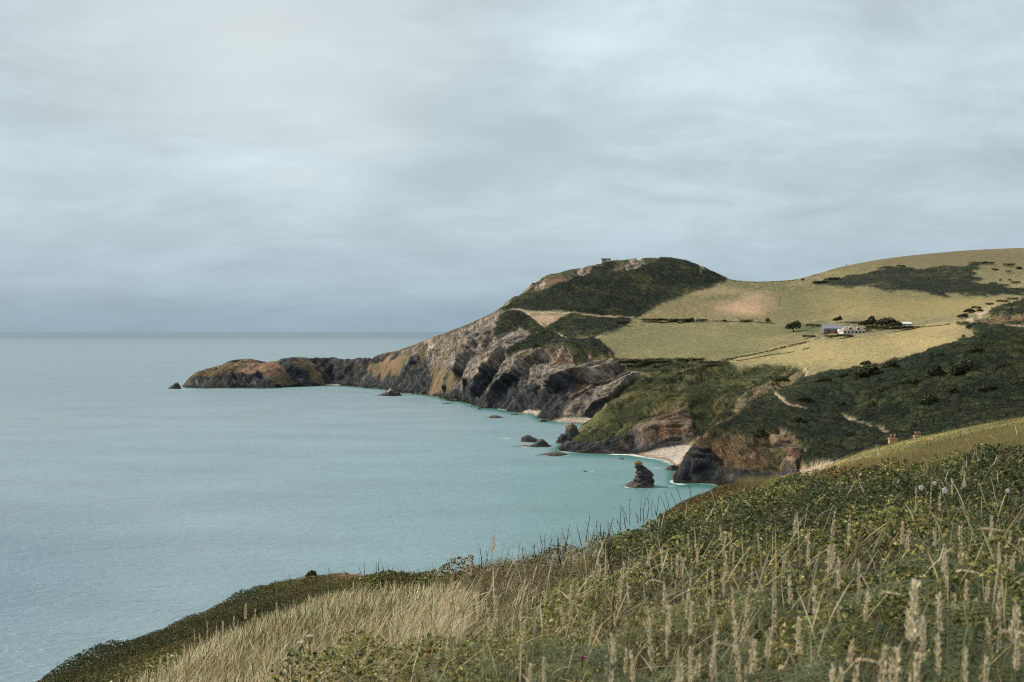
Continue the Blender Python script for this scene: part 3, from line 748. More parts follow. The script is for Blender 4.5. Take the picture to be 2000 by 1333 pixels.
turfc = mixv((0.040, 0.047, 0.020), (0.092, 0.094, 0.038), sstep(-0.3, 0.4, n_mid + 0.6 * n_fin))
turfc = mixv(turfc, (0.20, 0.17, 0.075), sstep(0.22, 0.42, spur - 0.45 + 0.22 * n_fin) * 0.8)
turfc = mixv(turfc, (0.030, 0.037, 0.018), sstep(0.02, 0.30, fbm(X / 17 + 3, Y / 17 + 8, o=4)) * 0.8)
turfc = mixv(turfc, (0.19, 0.155, 0.075), sstep(0.30, 0.62, fbm(tq / 3.5, tp / 26, o=4) + 0.25 * n_mid) * 0.7)
olivec = mixv((0.160, 0.122, 0.066), (0.082, 0.076, 0.045), sstep(-0.3, 0.4, n_mid + n_fin))
olivec = mixv(olivec, (0.24, 0.135, 0.095), sstep(0.1, 0.45, fbm(X / 12 + 11, Y / 12, o=3)) * (Y > 900) * 0.6)
summit = ((Y > 880) & (V < 590) & (U > 980))
olivec = np.where(summit[..., None], mixv(olivec * 0.85, (0.040, 0.048, 0.027), sstep(-0.12, 0.18, fbm(X / 9 + 5, Y / 14, o=4))), olivec)
rustc = mixv((0.180, 0.112, 0.066), (0.105, 0.082, 0.044), sstep(-0.3, 0.4, n_mid + 0.7 * n_fin))
rustc = mixv(rustc, (0.27, 0.20, 0.125), sstep(0.2, 0.6, n_fin * 0.9 + 0.3 * n_big) * 0.6)
rustc = mixv(rustc, (0.075, 0.080, 0.034), sstep(0.05, 0.35, fbm(X / 11 + 20, Y / 11, Z / 9, o=4)) * (Y < 600) * 0.75)
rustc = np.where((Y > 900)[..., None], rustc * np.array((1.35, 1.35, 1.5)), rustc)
rustc = mixv(rustc, (0.040, 0.040, 0.030), sstep(0.06, 0.36, fbm(X / 7 + 70, Y / 7, Z / 7, o=4)) * np.where(Y > 900, 0.35, 0.8))
sandc = mixv((0.365, 0.315, 0.272), (0.32, 0.275, 0.232), sstep(-0.3, 0.3, n_mid)); sandc = mixv(sandc, (0.24, 0.17, 0.125), sstep(0.75, 0.25, Z))
soilc = mixv((0.34, 0.255, 0.175), (0.42, 0.34, 0.25), sstep(-0.3, 0.4, n_fin))
bed = fbm((q1 / 3.2), (0.72 * Y - 0.2 * X) / 26, Z / 26, o=4)
bed2 = fbm((q2 / 1.6) + 31, Y / 18, Z / 18, o=3)
pale = mixv((0.365, 0.318, 0.275), (0.430, 0.345, 0.270), sstep(-0.2, 0.4, n_mid))
pale = mixv(pale, (0.31, 0.190, 0.115), sstep(0.1, 0.5, fbm(X / 16 + 3, Y / 16, Z / 10, o=4)) * np.where(U > 1040, 0.85, 0.35))
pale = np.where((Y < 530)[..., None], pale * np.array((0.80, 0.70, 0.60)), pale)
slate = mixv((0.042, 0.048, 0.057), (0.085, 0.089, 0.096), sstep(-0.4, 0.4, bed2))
# weathered, pale rock high on the cliffs, bare dark slate below and out along the point
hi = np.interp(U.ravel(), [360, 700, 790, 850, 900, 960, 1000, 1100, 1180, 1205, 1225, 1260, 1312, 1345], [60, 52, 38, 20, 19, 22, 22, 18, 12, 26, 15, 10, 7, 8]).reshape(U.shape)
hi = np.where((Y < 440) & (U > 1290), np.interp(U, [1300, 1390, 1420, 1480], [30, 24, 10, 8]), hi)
kk = sstep(-7, 7, Z - hi + 15 * fbm(X / 20, Y / 20, Z / 14, o=4) + 6 * bed + 6.0 * butt - 12.0 * mainc * drop_shade(q2 / 52 + 0.45 * wob + 0.15))  # buttress drop faces darkened too: shade put into the rock colour
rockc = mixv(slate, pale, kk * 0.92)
rockc = mixv(rockc, pale * 0.75, sstep(0.22, 0.5, bed) * 0.55)
rockc = mixv(rockc, (0.17, 0.125, 0.060), sstep(0.12, 0.5, fbm(X / 13 + 90, Y / 13, Z / 20, o=4)) * sstep(6, 16, Z) * 0.45)
rockc = mixv(rockc, slate * 0.6, sstep(0.2, 0.55, bed2) * 0.6)
rockc = mixv(rockc, (0.020, 0.021, 0.021), sstep(4.2, 1.0, Z + 1.2 * n_fin) * 0.9)      # weed and wet rock at the tide line
rockc = mixv(rockc, (0.26, 0.20, 0.13), sstep(1.0, 0.3, np.abs(Z - 1.0)) * sstep(0.15, 0.4, n_fin) * 0.5)
rockc = mixv(rockc, (0.185, 0.145, 0.085), sstep(4.0, 1.0, edge + 1.5 * n_fin) * 0.9)
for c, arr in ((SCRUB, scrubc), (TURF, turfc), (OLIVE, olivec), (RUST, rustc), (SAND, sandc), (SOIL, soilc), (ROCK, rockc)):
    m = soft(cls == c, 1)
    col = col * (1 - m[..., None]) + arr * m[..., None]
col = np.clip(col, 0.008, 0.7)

def split_land():
    """The ground as one sheet per kind of cover."""
    quad = np.arange(NROW * NCOL).reshape(NROW, NCOL)
    F = np.stack([quad[:-1, :-1], quad[:-1, 1:], quad[1:, 1:], quad[1:, :-1]], axis=-1).reshape(-1, 4)
    Zf, Cf = RZ.ravel(), cls.ravel()
    F = F[(Zf[F].max(axis=1) > -2.5)]
    fc = Cf[F[:, 0]]
    VX = np.stack([RX.ravel(), RY.ravel(), Zf], axis=1); CO = col.reshape(-1, 3); RK = rockm.ravel()
    ycen = VX[F[:, 0], 1]
    for name, sel in (('field', ((fc == FIELD) & (ycen >= 300))), ('ridge_field', (fc == FIELD) & (ycen < 300)), ('cliff_rock', fc == ROCK), ('hillside', (fc == SCRUB) | (fc == OLIVE)),
                      ('headland', (fc == TURF) | (fc == RUST)), ('beach', fc == SAND), ('path', fc == SOIL)):
        f = F[sel]
        if not len(f): continue
        idx, inv = np.unique(f, return_inverse=True)
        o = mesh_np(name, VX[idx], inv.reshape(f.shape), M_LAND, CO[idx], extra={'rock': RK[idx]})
        tag(o, kind='structure')
split_land()

# ---------------------------------------------------------------- sea
def build_sea():
    vs = np.concatenate([np.linspace(2600, 1000, 260), np.linspace(1000, 700, 420)[1:], np.linspace(700, 651, 130)[1:]])
    Ds = HCAM * FPX / (vs - VH)
    Ds = np.concatenate([[20.0], Ds, [60000.0, 110000.0]])
    ac = np.linspace(-0.9, 0.62, 760)
    D, A = np.meshgrid(Ds, ac, indexing='ij'); x, y = A * D, D
    inside = (y < 1500) & (y > 20)
    zl = np.where(inside, zland(np.clip(x, -555, 1100), np.clip(y, 21, 1500)), -9)
    zl = np.where(x < -550, -9, zl)
    dep = np.maximum(-zl, 0)
    shallow_sheen = np.exp(-dep / 2.6) * 0.95
    shallow_sheen = np.maximum(shallow_sheen, 0.34 * np.exp(-((x - 60) / 130) ** 2) * sstep(900, 300, y) + 0.06 * sstep(1000, 350, y) + 0.17 * sstep(14000, 1500, y) - 0.16 * sstep(90, -110, x) * sstep(470, 200, y))  # last term darkens near-left water: weaker sky reflection put into the colour
    foam = sstep(0.75, 0.1, dep) * (0.62 + 0.9 * fbm(x / 8, y / 12, o=2)) * (y < 1200)
    foam = np.where((x > 57) & (x < 82) & (y > 430) & (y < 500), np.maximum(foam, sstep(1.3, 0.2, dep) * 0.9), foam)
    for (rx, ry, rr, rd) in SEA_ROCKS:
        d = np.hypot((x - rx) / rr, (y - ry + 0.25 * rd) / (rd * 1.25))
        foam = np.maximum(foam, sstep(1.5, 0.9, d) * (0.7 + 0.5 * fbm(x / 3.0, y / 5.0, o=2)))
        shallow_sheen = np.maximum(shallow_sheen, 0.72 * np.exp(-(np.maximum(d - 0.9, 0) / 0.9) ** 2))
    for u, v, wu, wv in ((988,857,26,1.8),(1155,921,14,1.6),(1280,915,18,1.5),(1232,948,22,2.2),(1300,898,26,2.2),(855,782,10,1.2),(1040,869,22,1.8),(1215,896,10,1.4),(1312,950,12,1.5)):
        uu, vv = to_uv(x, y, np.zeros_like(x))
        foam = np.maximum(foam, 0.9 * np.exp(-((uu - u) / wu) ** 2 - ((vv - v) / wv) ** 2))
    n, m = D.shape
    q = np.arange(n * m).reshape(n, m)
    F = np.stack([q[:-1, :-1], q[:-1, 1:], q[1:, 1:], q[1:, :-1]], axis=-1).reshape(-1, 4)
    o = mesh_np('sea', np.stack([x.ravel(), y.ravel(), np.zeros(n * m)], axis=1), F, M_SEA, extra={'shallow_sheen': shallow_sheen.ravel(), 'foam': foam.ravel()})
    tag(o, kind='structure')
SEA_ROCKS = []

# ---------------------------------------------------------------- near hillside (under the plants)
def near_zone(u, v, y, x):
    """What grows on this slope: 0 bramble, 1 straw grass, 2 heath, 3 brown mixed edge, 4 bracken, 5 turf slope beyond."""
    n = fbm(x / 1.3, y / 1.3, o=3)
    uu, vv = u + 30 * n, v + 12 * n
    z = np.zeros(u.shape, int)
    z[in_poly(uu, vv, [(930,1090),(1000,1060),(1110,1040),(1250,985),(1300,960),(1300,1000),(1240,1040),(1190,1085),(1130,1130),(1020,1170),(930,1185),(860,1170),(850,1120)])] = 3
    z[in_poly(uu, vv, [(-100,1460),(240,1340),(330,1290),(430,1230),(530,1180),(650,1156),(760,1146),(880,1150),(925,1175),(890,1215),(800,1232),(700,1245),(660,1275),(600,1310),(520,1345),(500,1460)])] = 1
    z[(u < 850) & (y > 17 + 2 * n) & (z != 1)] = 2
    z[(u < 850) & (y > 24)] = 2
    z[(u >= 850) & (u < 1000) & (y > 20)] = 3
    z[(vv > 1215) & (u > 560) & (z == 0) & (n > -0.25)] = 4
    z[(y > 27.5) & (u > 1290)] = 5
    return z

def build_near_ground():
    ds = np.geomspace(0.9, 84, 330); ac = np.concatenate([np.linspace(-2.2, -0.66, 60)[:-1], np.linspace(-0.66, 0.70, 420), np.linspace(0.70, 1.6, 30)[1:]])
    D, A = np.meshgrid(ds, ac, indexing='ij'); x, y = A * D, D
    z0 = zland(x, y)
    u, v = to_uv(x, y, z0)
    zn = near_zone(u, v, y, x)
    far = sstep(30, 60, y)
    z = z0 - 0.46 * (1 - far) + 0.07 * fbm(x / 0.5, y / 0.5, o=3)
    n1, n2 = fbm(x / 1.5, y / 1.5, o=4), fbm(x / 6, y / 6, o=3)
    c = mixv((0.030, 0.032, 0.016), (0.060, 0.052, 0.028), sstep(-0.3, 0.3, n1))
    st = soft(zn == 1, 3)[..., None]; c = c * (1 - st) + np.array((0.15, 0.115, 0.055)) * st
    t5 = soft((zn == 5) | (y > 45), 3)[..., None]
    tc = mixv(mixv((0.20, 0.155, 0.07), (0.12, 0.11, 0.048), sstep(-0.3, 0.4, n1)), (0.17, 0.085, 0.04), sstep(0.0, 0.4, n2) * (u < 1470))
    tc = np.where((u > 1470)[..., None], mixv((0.255, 0.200, 0.085), (0.165, 0.160, 0.068), sstep(-0.3, 0.4, n1 + n2)), tc)
    c = c * (1 - t5) + tc * t5
    steepn = sstep(0.9, 1.4, np.hypot(*np.gradient(z0)[::-1]) / np.hypot(np.gradient(x)[1], np.gradient(y)[0]))
    rk = (z0 < 40) * sstep(50, 62, y) * (u < 1450)
    c = c * (1 - rk[..., None]) + np.array((0.10, 0.095, 0.09)) * rk[..., None]
    n, m = D.shape; q = np.arange(n * m).reshape(n, m)
    F = np.stack([q[:-1, :-1], q[:-1, 1:], q[1:, 1:], q[1:, :-1]], axis=-1).reshape(-1, 4)
    F = F[z.ravel()[F].max(axis=1) > -2.5]
    idx, inv = np.unique(F, return_inverse=True)
    VX = np.stack([x.ravel(), y.ravel(), z.ravel()], axis=1)[idx]
    o = mesh_np('near_hillside', VX, inv.reshape(F.shape), M_LAND, c.reshape(-1, 3)[idx], extra={'rock': rk.ravel()[idx]})
    tag(o, kind='structure')
build_near_ground()

# where this slope can be seen from the path (with a margin for a step to the side)
_ac, _ds = np.linspace(-0.64, 0.64, 260), np.geomspace(1.5, 70, 260)
_Dg, _Ag = np.meshgrid(_ds, _ac, indexing='ij')
_sl = (zland(_Ag * _Dg, _Dg) + 0.3 - HCAM) / _Dg
_cm = np.maximum.accumulate(_sl, axis=0)
_vis = _sl > _cm - 0.035
def seen(x, y):
    i = np.clip(np.searchsorted(_ds, y), 0, len(_ds) - 1); j = np.clip(((x / y + 0.64) / 1.28 * 259).astype(int), 0, 259)
    return _vis[i, j]
def sample(y0, y1, dens, a0=-0.6, a1=0.6):
    """Random ground points; dens(y) per square metre."""
    yy = np.linspace(y0, y1, 400); p = yy * dens(yy); cdf = np.cumsum(p); n = int((a1 - a0) * np.trapz(p, yy)); cdf /= cdf[-1]
    y = np.interp(rng.random(n), cdf, yy); x = rng.uniform(a0, a1, n) * y
    k = seen(x, y); x, y = x[k], y[k]
    z = zland(x, y); u, v = to_uv(x, y, z)
    return x, y, z, u, v, near_zone(u, v, y, x)

def unit(v): return v / np.maximum(np.linalg.norm(v, axis=1, keepdims=True), 1e-9)
def leaves_mesh(pos, ln, wd, up, colr, fold=0.25):
    """Folded leaves: base, tip and two side points each. up = how strongly they face the sky."""
    n = len(pos)
    d = rng.normal(size=(n, 3)); d[:, 2] = d[:, 2] * 0.5 + 0.1; d = unit(d)
    nrm = rng.normal(size=(n, 3)) * (1 - up) + np.array([0, 0, 1.0]) * up * 1.5
    s = unit(np.cross(nrm, d)); nn = np.cross(d, s)
    L, W = ln[:, None], wd[:, None]
    base = pos - d * L * 0.5; tip = pos + d * L * 0.5 - nn * L * 0.12
    l = pos - s * W * 0.5 + nn * W * fold - d * L * 0.06; r = pos + s * W * 0.5 + nn * W * fold - d * L * 0.06
    V = np.stack([base, r, tip, l], axis=1).reshape(-1, 3)
    i = np.arange(n)[:, None] * 4
    F = np.concatenate([i + np.array([0, 1, 2]), i + np.array([0, 2, 3])], axis=0)
    return V, F, np.repeat(colr, 4, axis=0)

def blades_mesh(root, ht, wd, lean, colr, head=None, droop=0.25, seg=3):
    """Grass blades: tapered ribbons that lean and curl; head = width factor of a seed head at the top."""
    n = len(root)
    ang = rng.uniform(0, 2 * np.pi, n); side = np.stack([np.cos(ang), np.sin(ang) * 0.6, np.zeros(n)], axis=1)
    rows, tcol = [], []
    ts = np.linspace(0, 1, seg + 1) if head is None else np.array([0, 0.4, 0.72, 0.80, 0.92, 1.0])
    prof = 1 - 0.9 * ts if head is None else np.array([0.55, 0.5, 0.45, head, head * 0.8, 0.2])
    for t, p in zip(ts, prof):
        c = root + np.stack([lean[:, 0] * t ** 1.7, lean[:, 1] * t ** 1.7, t - droop * t ** 3 * np.hypot(lean[:, 0], lean[:, 1])], axis=1) * ht[:, None]
        off = side * (wd * p * 0.5)[:, None]
        rows += [c - off, c + off]; tcol += [0.55 + 0.45 * t] * 2
    k = len(rows)
    V = np.stack(rows, axis=1).reshape(-1, 3)
    i = np.arange(n)[:, None] * k
    F = np.concatenate([i + np.array([2 * j, 2 * j + 1, 2 * j + 3, 2 * j + 2]) for j in range(k // 2 - 1)], axis=0)
    return V, F, np.repeat(colr, k, axis=0)

def pick(n, cols, wts):
    w = np.array(wts, float); w /= w.sum()
    c = np.array(cols)[rng.choice(len(cols), n, p=w)]
    return c * rng.uniform(0.7, 1.3, (n, 1)) * rng.uniform(0.9, 1.1, (n, 3))

RUSTY = [(1220,1215,45,25,0.5),(835,1240,18,16,0.9),(845,1296,12,10,0.9),(1535,1297,22,9,0.9),(1255,1240,30,14,0.5),(1180,1243,25,20,0.45),(1690,915,70,14,0.55),(1760,905,40,12,0.5),(1640,925,40,12,0.6),
         (1960,870,40,20,0.35),(930,1105,90,16,0.65),(1345,965,40,25,0.6),(1745,1062,25,12,0.4),(860,1280,25,12,0.5),(1210,1170,60,20,0.25),(560,1310,40,15,0.35),(1390,1215,25,18,0.3),(1100,1300,60,16,0.2)]
def rusty(u, v):
    p = np.zeros(u.shape)
    for a, b, sa, sb, k in RUSTY: p = np.maximum(p, k * np.exp(-((u - a) / sa) ** 2 - ((v - b) / sb) ** 2))
    return p
def canopy(x, y):
    """Mounds of the bramble canopy, 0..1."""
    a, _ = worley(x / 1.25 + 0.4 * vnoise(x, y), y / 1.5); b, _ = worley(x / 0.42 + 9, y / 0.42)
    return 0.7 * np.clip(1 - (a / 0.85) ** 1.5, 0, 1) + 0.3 * np.clip(1 - (b / 0.85) ** 1.5, 0, 1)

def build_bramble():
    x, y, z, u, v, zn = sample(1.7, 33, lambda t: 3600 * np.minimum(1, 6.5 / t) ** 1.25)
    k = (zn == 0) | ((zn == 3) & (rng.random(len(x)) < 0.9)) | ((zn == 4) & (rng.random(len(x)) < 0.9)) | ((zn == 1) & (rng.random(len(x)) < 0.05))
    gap = fbm(x / 0.7 + 40, y / 0.7, o=3)
    k &= rng.random(len(x)) < sstep(-0.34, 0.10, gap) * 0.94 + 0.06
    x, y, z, u, v, zn = [q[k] for q in (x, y, z, u, v, zn)]
    h = canopy(x, y); k = rng.random(len(x)) < 0.12 + 1.35 * h
    x, y, z, u, v, zn, h = [q[k] for q in (x, y, z, u, v, zn, h)]; n = len(x)
    depth = rng.exponential(0.10, n)
    pos = np.stack([x, y, z - np.where(zn == 1, 0.42, 0.58) + np.where(zn == 3, 0.62, 0.82) * np.where(zn == 1, 0.3, h) - np.minimum(depth, 0.45)], axis=1)
    sc = np.sqrt(np.maximum(1, y / 6.5)) ** 1.15
    ln = rng.uniform(0.018, 0.043, n) * sc * np.where(zn == 3, 0.75, 1); wd = ln * rng.uniform(0.5, 0.8, n)
    big = fbm(x / 2.5, y / 2.5, o=3)
    yel = np.clip(0.52 + 1.7 * big + 0.35 * sstep(1500, 1250, u) * 0 + 0.5 * (h - 0.5), 0, 1)
    ca = pick(n, [(0.330,0.305,0.085),(0.230,0.235,0.066),(0.400,0.345,0.135),(0.135,0.155,0.048)], [3,4,1.3,2])
    cb = pick(n, [(0.064,0.084,0.028),(0.042,0.060,0.024),(0.105,0.115,0.038)], [3,3,2])
    c = np.where((rng.random(n) < yel * 0.85)[:, None], ca, cb)
    cr = pick(n, [(0.25,0.115,0.035),(0.16,0.050,0.022),(0.28,0.20,0.07),(0.14,0.085,0.04)], [3,1,2,2])
    c = np.where((rng.random(n) < np.maximum(rusty(u, v), 0.015))[:, None], cr, c)
    red = np.exp(-((u - 1535) / 20) ** 2 - ((v - 1297) / 8) ** 2) + np.exp(-((u - 845) / 9) ** 2 - ((v - 1296) / 8) ** 2)
    c = np.where((rng.random(n) < red * 0.7)[:, None], pick(n, [(0.30,0.045,0.02)], [1]), c)
    c3 = pick(n, [(0.17,0.135,0.06),(0.125,0.12,0.045),(0.085,0.09,0.035),(0.20,0.15,0.08)], [2,3,2,2])
    c = np.where(((zn == 3) & (rng.random(n) < 0.7))[:, None], c3, c)
    V, F, CC = leaves_mesh(pos, ln, wd, 0.38, c)
    tag(mesh_np('bramble_leaves', V, F, M_LEAF, CC, smooth=False), 'low mass of bramble leaves covering the near slope', 'undergrowth', kind='stuff')
    # woody canes under the leaves, a few arching clear of them
    m = 2600; j = rng.choice(n, m)
    root = np.stack([x[j], y[j], z[j] - 0.3], axis=1)
    ln2 = rng.normal(0, 0.8, (m, 2))
    V, F, CC = blades_mesh(root, rng.uniform(0.35, 0.85, m), rng.uniform(0.004, 0.008, m) * np.sqrt(np.maximum(1, y[j] / 6)), ln2, pick(m, [(0.10,0.065,0.035),(0.16,0.12,0.07),(0.22,0.19,0.13)], [3,2,1]), None, 0.5, 5)
    tag(mesh_np('bramble_stems', V, F, M_GRASS, CC, smooth=False), 'thin woody stems tangled under the bramble leaves', 'undergrowth', kind='stuff')

def build_grass():
    # straw-coloured seeding grass on the left shoulder
    x, y, z, u, v, zn = sample(3.0, 30, lambda t: 2600 * np.minimum(1, 7.0 / t) ** 1.2, -0.6, 0.25)
    k = (zn == 1) & (u < 905) & (rng.random(len(x)) < 0.25 + 0.75 * sstep(-0.4, 0.05, fbm(x / 1.4 + 70, y / 1.4, o=3))) | ((zn == 3) & (rng.random(len(x)) < 0.08)) | ((zn == 4) & (rng.random(len(x)) < 0.10)) | ((zn == 2) & (y < 26) & (rng.random(len(x)) < 0.05))
    x, y, z, u, v, zn = [q[k] for q in (x, y, z, u, v, zn)]
    n = len(x); root = np.stack([x, y, z - 0.42], axis=1)
    wind = np.array([0.30, -0.05])
    lean = rng.normal(0, 0.22, (n, 2)) + wind + 0.18 * np.stack([fbm(x / 2, y / 2, o=2), fbm(x / 2 + 9, y / 2, o=2)], axis=1)
    patch = fbm(x / 2.2 + 5, y / 2.2, o=3)
    ht = rng.uniform(0.40, 0.62, n) * (1 + 0.25 * patch) * np.where(zn == 1, 0.95, 0.7)
    c = pick(n, [(0.66,0.56,0.37),(0.54,0.455,0.27),(0.72,0.64,0.47),(0.31,0.28,0.14),(0.16,0.17,0.07)], [4,4,2.4,2.2,1.6])
    green = np.clip(0.15 + 0.7 * patch + sstep(1245, 1330, v) * 0.25, 0, 0.8)
    c = np.where((rng.random(n) < green)[:, None], pick(n, [(0.13,0.14,0.055),(0.20,0.18,0.075)], [2,1]), c)
    sc = np.sqrt(np.maximum(1, y / 6.0))
    hd = rng.random(n) < 0.5
    V, F, CC = blades_mesh(root[hd], ht[hd], rng.uniform(0.0020, 0.0036, hd.sum()) * sc[hd], lean[hd], c[hd], 2.4, 0.3)
    V2, F2, C2 = blades_mesh(root[~hd], ht[~hd] * 0.85, rng.uniform(0.0028, 0.0058, (~hd).sum()) * sc[~hd], lean[~hd] * 1.4, c[~hd], None, 0.4, 4)
    tag(mesh_np('dry_grass', np.concatenate([V, V2]), np.concatenate([F, F2 + len(V)]), M_GRASS, np.concatenate([CC, C2]), smooth=False), 'straw coloured seeding grass on the near shoulder', 'grass', kind='stuff')
    # green blades among the brambles
    x, y, z, u, v, zn = sample(1.7, 24, lambda t: 400 * np.minimum(1, 5.0 / t) ** 1.3)
    k = ((zn == 0) & (rng.random(len(x)) < 0.45 * (0.18 + 0.82 * sstep(10, 6, y)))) | ((zn == 4) & (rng.random(len(x)) < 0.55)) | ((zn == 3) & (rng.random(len(x)) < 0.6))
    x, y, z, u, v, zn = [q[k] for q in (x, y, z, u, v, zn)]
    n = len(x); root = np.stack([x, y, z - 0.46], axis=1)
    ht = rng.uniform(0.28, 0.72, n) * np.where(zn == 3, 0.8, 1)
    lean = rng.normal(0, 0.38, (n, 2)) + np.array([0.22, 0])
    c = pick(n, [(0.115,0.125,0.042),(0.20,0.195,0.070),(0.34,0.295,0.150),(0.58,0.49,0.33),(0.055,0.070,0.026)], [3,2.5,1.6,1.6,2.5])
    c = np.where(((zn == 3) & (rng.random(n) < 0.6))[:, None], pick(n, [(0.22,0.17,0.09),(0.30,0.235,0.13),(0.14,0.09,0.05)], [2,2,1.5]), c)
    V, F, CC = blades_mesh(root, ht, rng.uniform(0.0018, 0.0055, n) * np.sqrt(np.maximum(1, y / 6)), lean, c, None, 0.5, 5)
    tag(mesh_np('green_grass', V, F, M_GRASS, CC, smooth=False), 'long green grass blades growing through the brambles', 'grass', kind='stuff')

def build_slope_grass():
    x, y, z, u, v, zn = sample(21, 82, lambda t: 420 * np.minimum(1, 25.0 / t) ** 1.2, 0.16, 0.66)
    k = ((zn == 5) & (u > 1440)) | ((y > 24) & (u > 1480))
    x, y, z = x[k], y[k], z[k]; n = len(x); g = 0.46 * (1 - sstep(30, 60, y))
    root = np.stack([x, y, z - g], axis=1); p = fbm(x / 5, y / 5, o=3)
    c = pick(n, [(0.34,0.265,0.115),(0.24,0.20,0.085),(0.16,0.155,0.06),(0.40,0.32,0.17)], [3,3,2,1.5])
    c = np.where((rng.random(n) < np.clip(0.3 + p, 0, 0.85))[:, None], pick(n, [(0.17,0.165,0.065),(0.22,0.195,0.08)], [1,1]), c)
    V, F, CC = blades_mesh(root, rng.uniform(0.25, 0.5, n) + g * 0.7, rng.uniform(0.006, 0.013, n) * np.sqrt(y / 20), rng.normal(0, 0.3, (n, 2)) + np.array([0.25, 0]), c, None, 0.35, 3)
    tag(mesh_np('slope_grass', V, F, M_GRASS, CC, smooth=False), 'short olive and straw grass on the slope just beyond the brambles', 'grass', kind='stuff')
build_slope_grass()

def build_fine_stems():
    x, y, z, u, v, zn = sample(1.8, 16, lambda t: 110 * np.minimum(1, 5.0 / t) ** 1.0)
    k = (zn == 0) | (zn == 4) | (zn == 3)
    x, y, z = x[k], y[k], z[k]; n = len(x)
    k2 = (fbm(x / 1.6 + 20, y / 1.6, o=2) > -0.15) & (rng.random(n) < 0.12 + 0.88 * sstep(10, 5.5, y))
    x, y, z = x[k2], y[k2], z[k2]; n = len(x)
    root = np.stack([x, y, z - 0.3], axis=1)
    lean = rng.normal(0, 0.30, (n, 2)) + np.array([0.25, 0])
    c = pick(n, [(0.58,0.48,0.31),(0.44,0.37,0.20),(0.66,0.58,0.43),(0.30,0.29,0.13)], [3,2,2,2])
    V, F, CC = blades_mesh(root, rng.uniform(0.40, 0.85, n), rng.uniform(0.0010, 0.0021, n) * np.sqrt(np.maximum(1, y / 4)), lean, c, 3.0, 0.45)
    tag(mesh_np('seeding_grass', V, F, M_GRASS, CC, smooth=False), 'thin pale seeding grass stems among the brambles', 'grass', kind='stuff')
build_fine_stems()

def build_heath():
    x, y, z, u, v, zn = sample(15, 52, lambda t: 900 * np.minimum(1, 25 / t), -0.6, 0.34)
    k = (zn == 2) | (zn == 5)
    x, y, z, u, v, zn = [q[k] for q in (x, y, z, u, v, zn)]
    n = len(x)
    a, ida = worley(x / 1.5 + 0.5 * vnoise(x, y), y / 2.0); b, _ = worley(x / 0.55 + 3, y / 0.55)
    h = 0.65 * np.sqrt(np.clip(1 - (a / 0.9) ** 2, 0, 1)) + 0.35 * np.sqrt(np.clip(1 - (b / 0.9) ** 2, 0, 1))
    bank = sstep(-0.2, 0.3, fbm(x / 5, y / 7, o=3))
    pos = np.stack([x, y, z - 0.36 + (0.40 + 0.40 * bank * sstep(830, 700, u)) * h - np.minimum(rng.exponential(0.22, n), 0.30 + 0.5 * h)], axis=1)
    ln = rng.uniform(0.05, 0.10, n); wd = ln * rng.uniform(0.3, 0.6, n)
    big = fbm(x / 4, y / 6 + 2, o=4)
    c = pick(n, [(0.044,0.054,0.022),(0.070,0.076,0.028),(0.098,0.092,0.036)], [3,3,2])
    c = np.where((rng.random(n) < np.clip(0.45 + 1.2 * big, 0, 0.95))[:, None], pick(n, [(0.175,0.160,0.052),(0.135,0.132,0.044),(0.15,0.11,0.058)], [3,3,1.5]), c)
    c = np.where((rng.random(n) < np.clip(0.05 + 0.5 * fbm(x / 2, y / 3 + 7, o=3), 0, 0.5) * (ida > 0.45))[:, None], pick(n, [(0.12,0.085,0.06),(0.10,0.055,0.04)], [2,1]), c)
    dry = np.exp(-((u - 690) / 45) ** 2) * (y > 41) + 0.6 * np.exp(-((u - 745) / 30) ** 2) * (y > 43)
    c = np.where((rng.random(n) < dry * 0.85)[:, None], pick(n, [(0.36,0.25,0.13),(0.30,0.17,0.09)], [2,1]), c)
    c = np.where(((zn == 5) & (rng.random(n) < 0.75))[:, None], pick(n, [(0.20,0.135,0.065),(0.155,0.125,0.05),(0.18,0.085,0.045),(0.10,0.10,0.04)], [2,2,1.4,1.5]), c)
    V, F, CC = leaves_mesh(pos, ln, wd, 0.35, c)
    tag(mesh_np('heath', V, F, M_BUSH, CC, smooth=False), 'dark low heath covering the far end of the near slope', 'undergrowth', kind='stuff')
    m = 26000; j = rng.choice(n, m)
    root = np.stack([x[j], y[j], pos[j, 2] - 0.1], axis=1)
    cb = pick(m, [(0.20,0.17,0.075),(0.14,0.135,0.055),(0.28,0.21,0.11)], [2,3,1])
    V, F, CC = blades_mesh(root, rng.uniform(0.12, 0.35, m), rng.uniform(0.008, 0.014, m), rng.normal(0, 0.3, (m, 2)) + np.array([0.2, 0]), cb, None, 0.3, 3)
    tag(mesh_np('heath_grass', V, F, M_GRASS, CC, smooth=False), 'fine grass growing in the dark heath', 'grass', kind='stuff')

build_bramble(); build_grass(); build_heath()

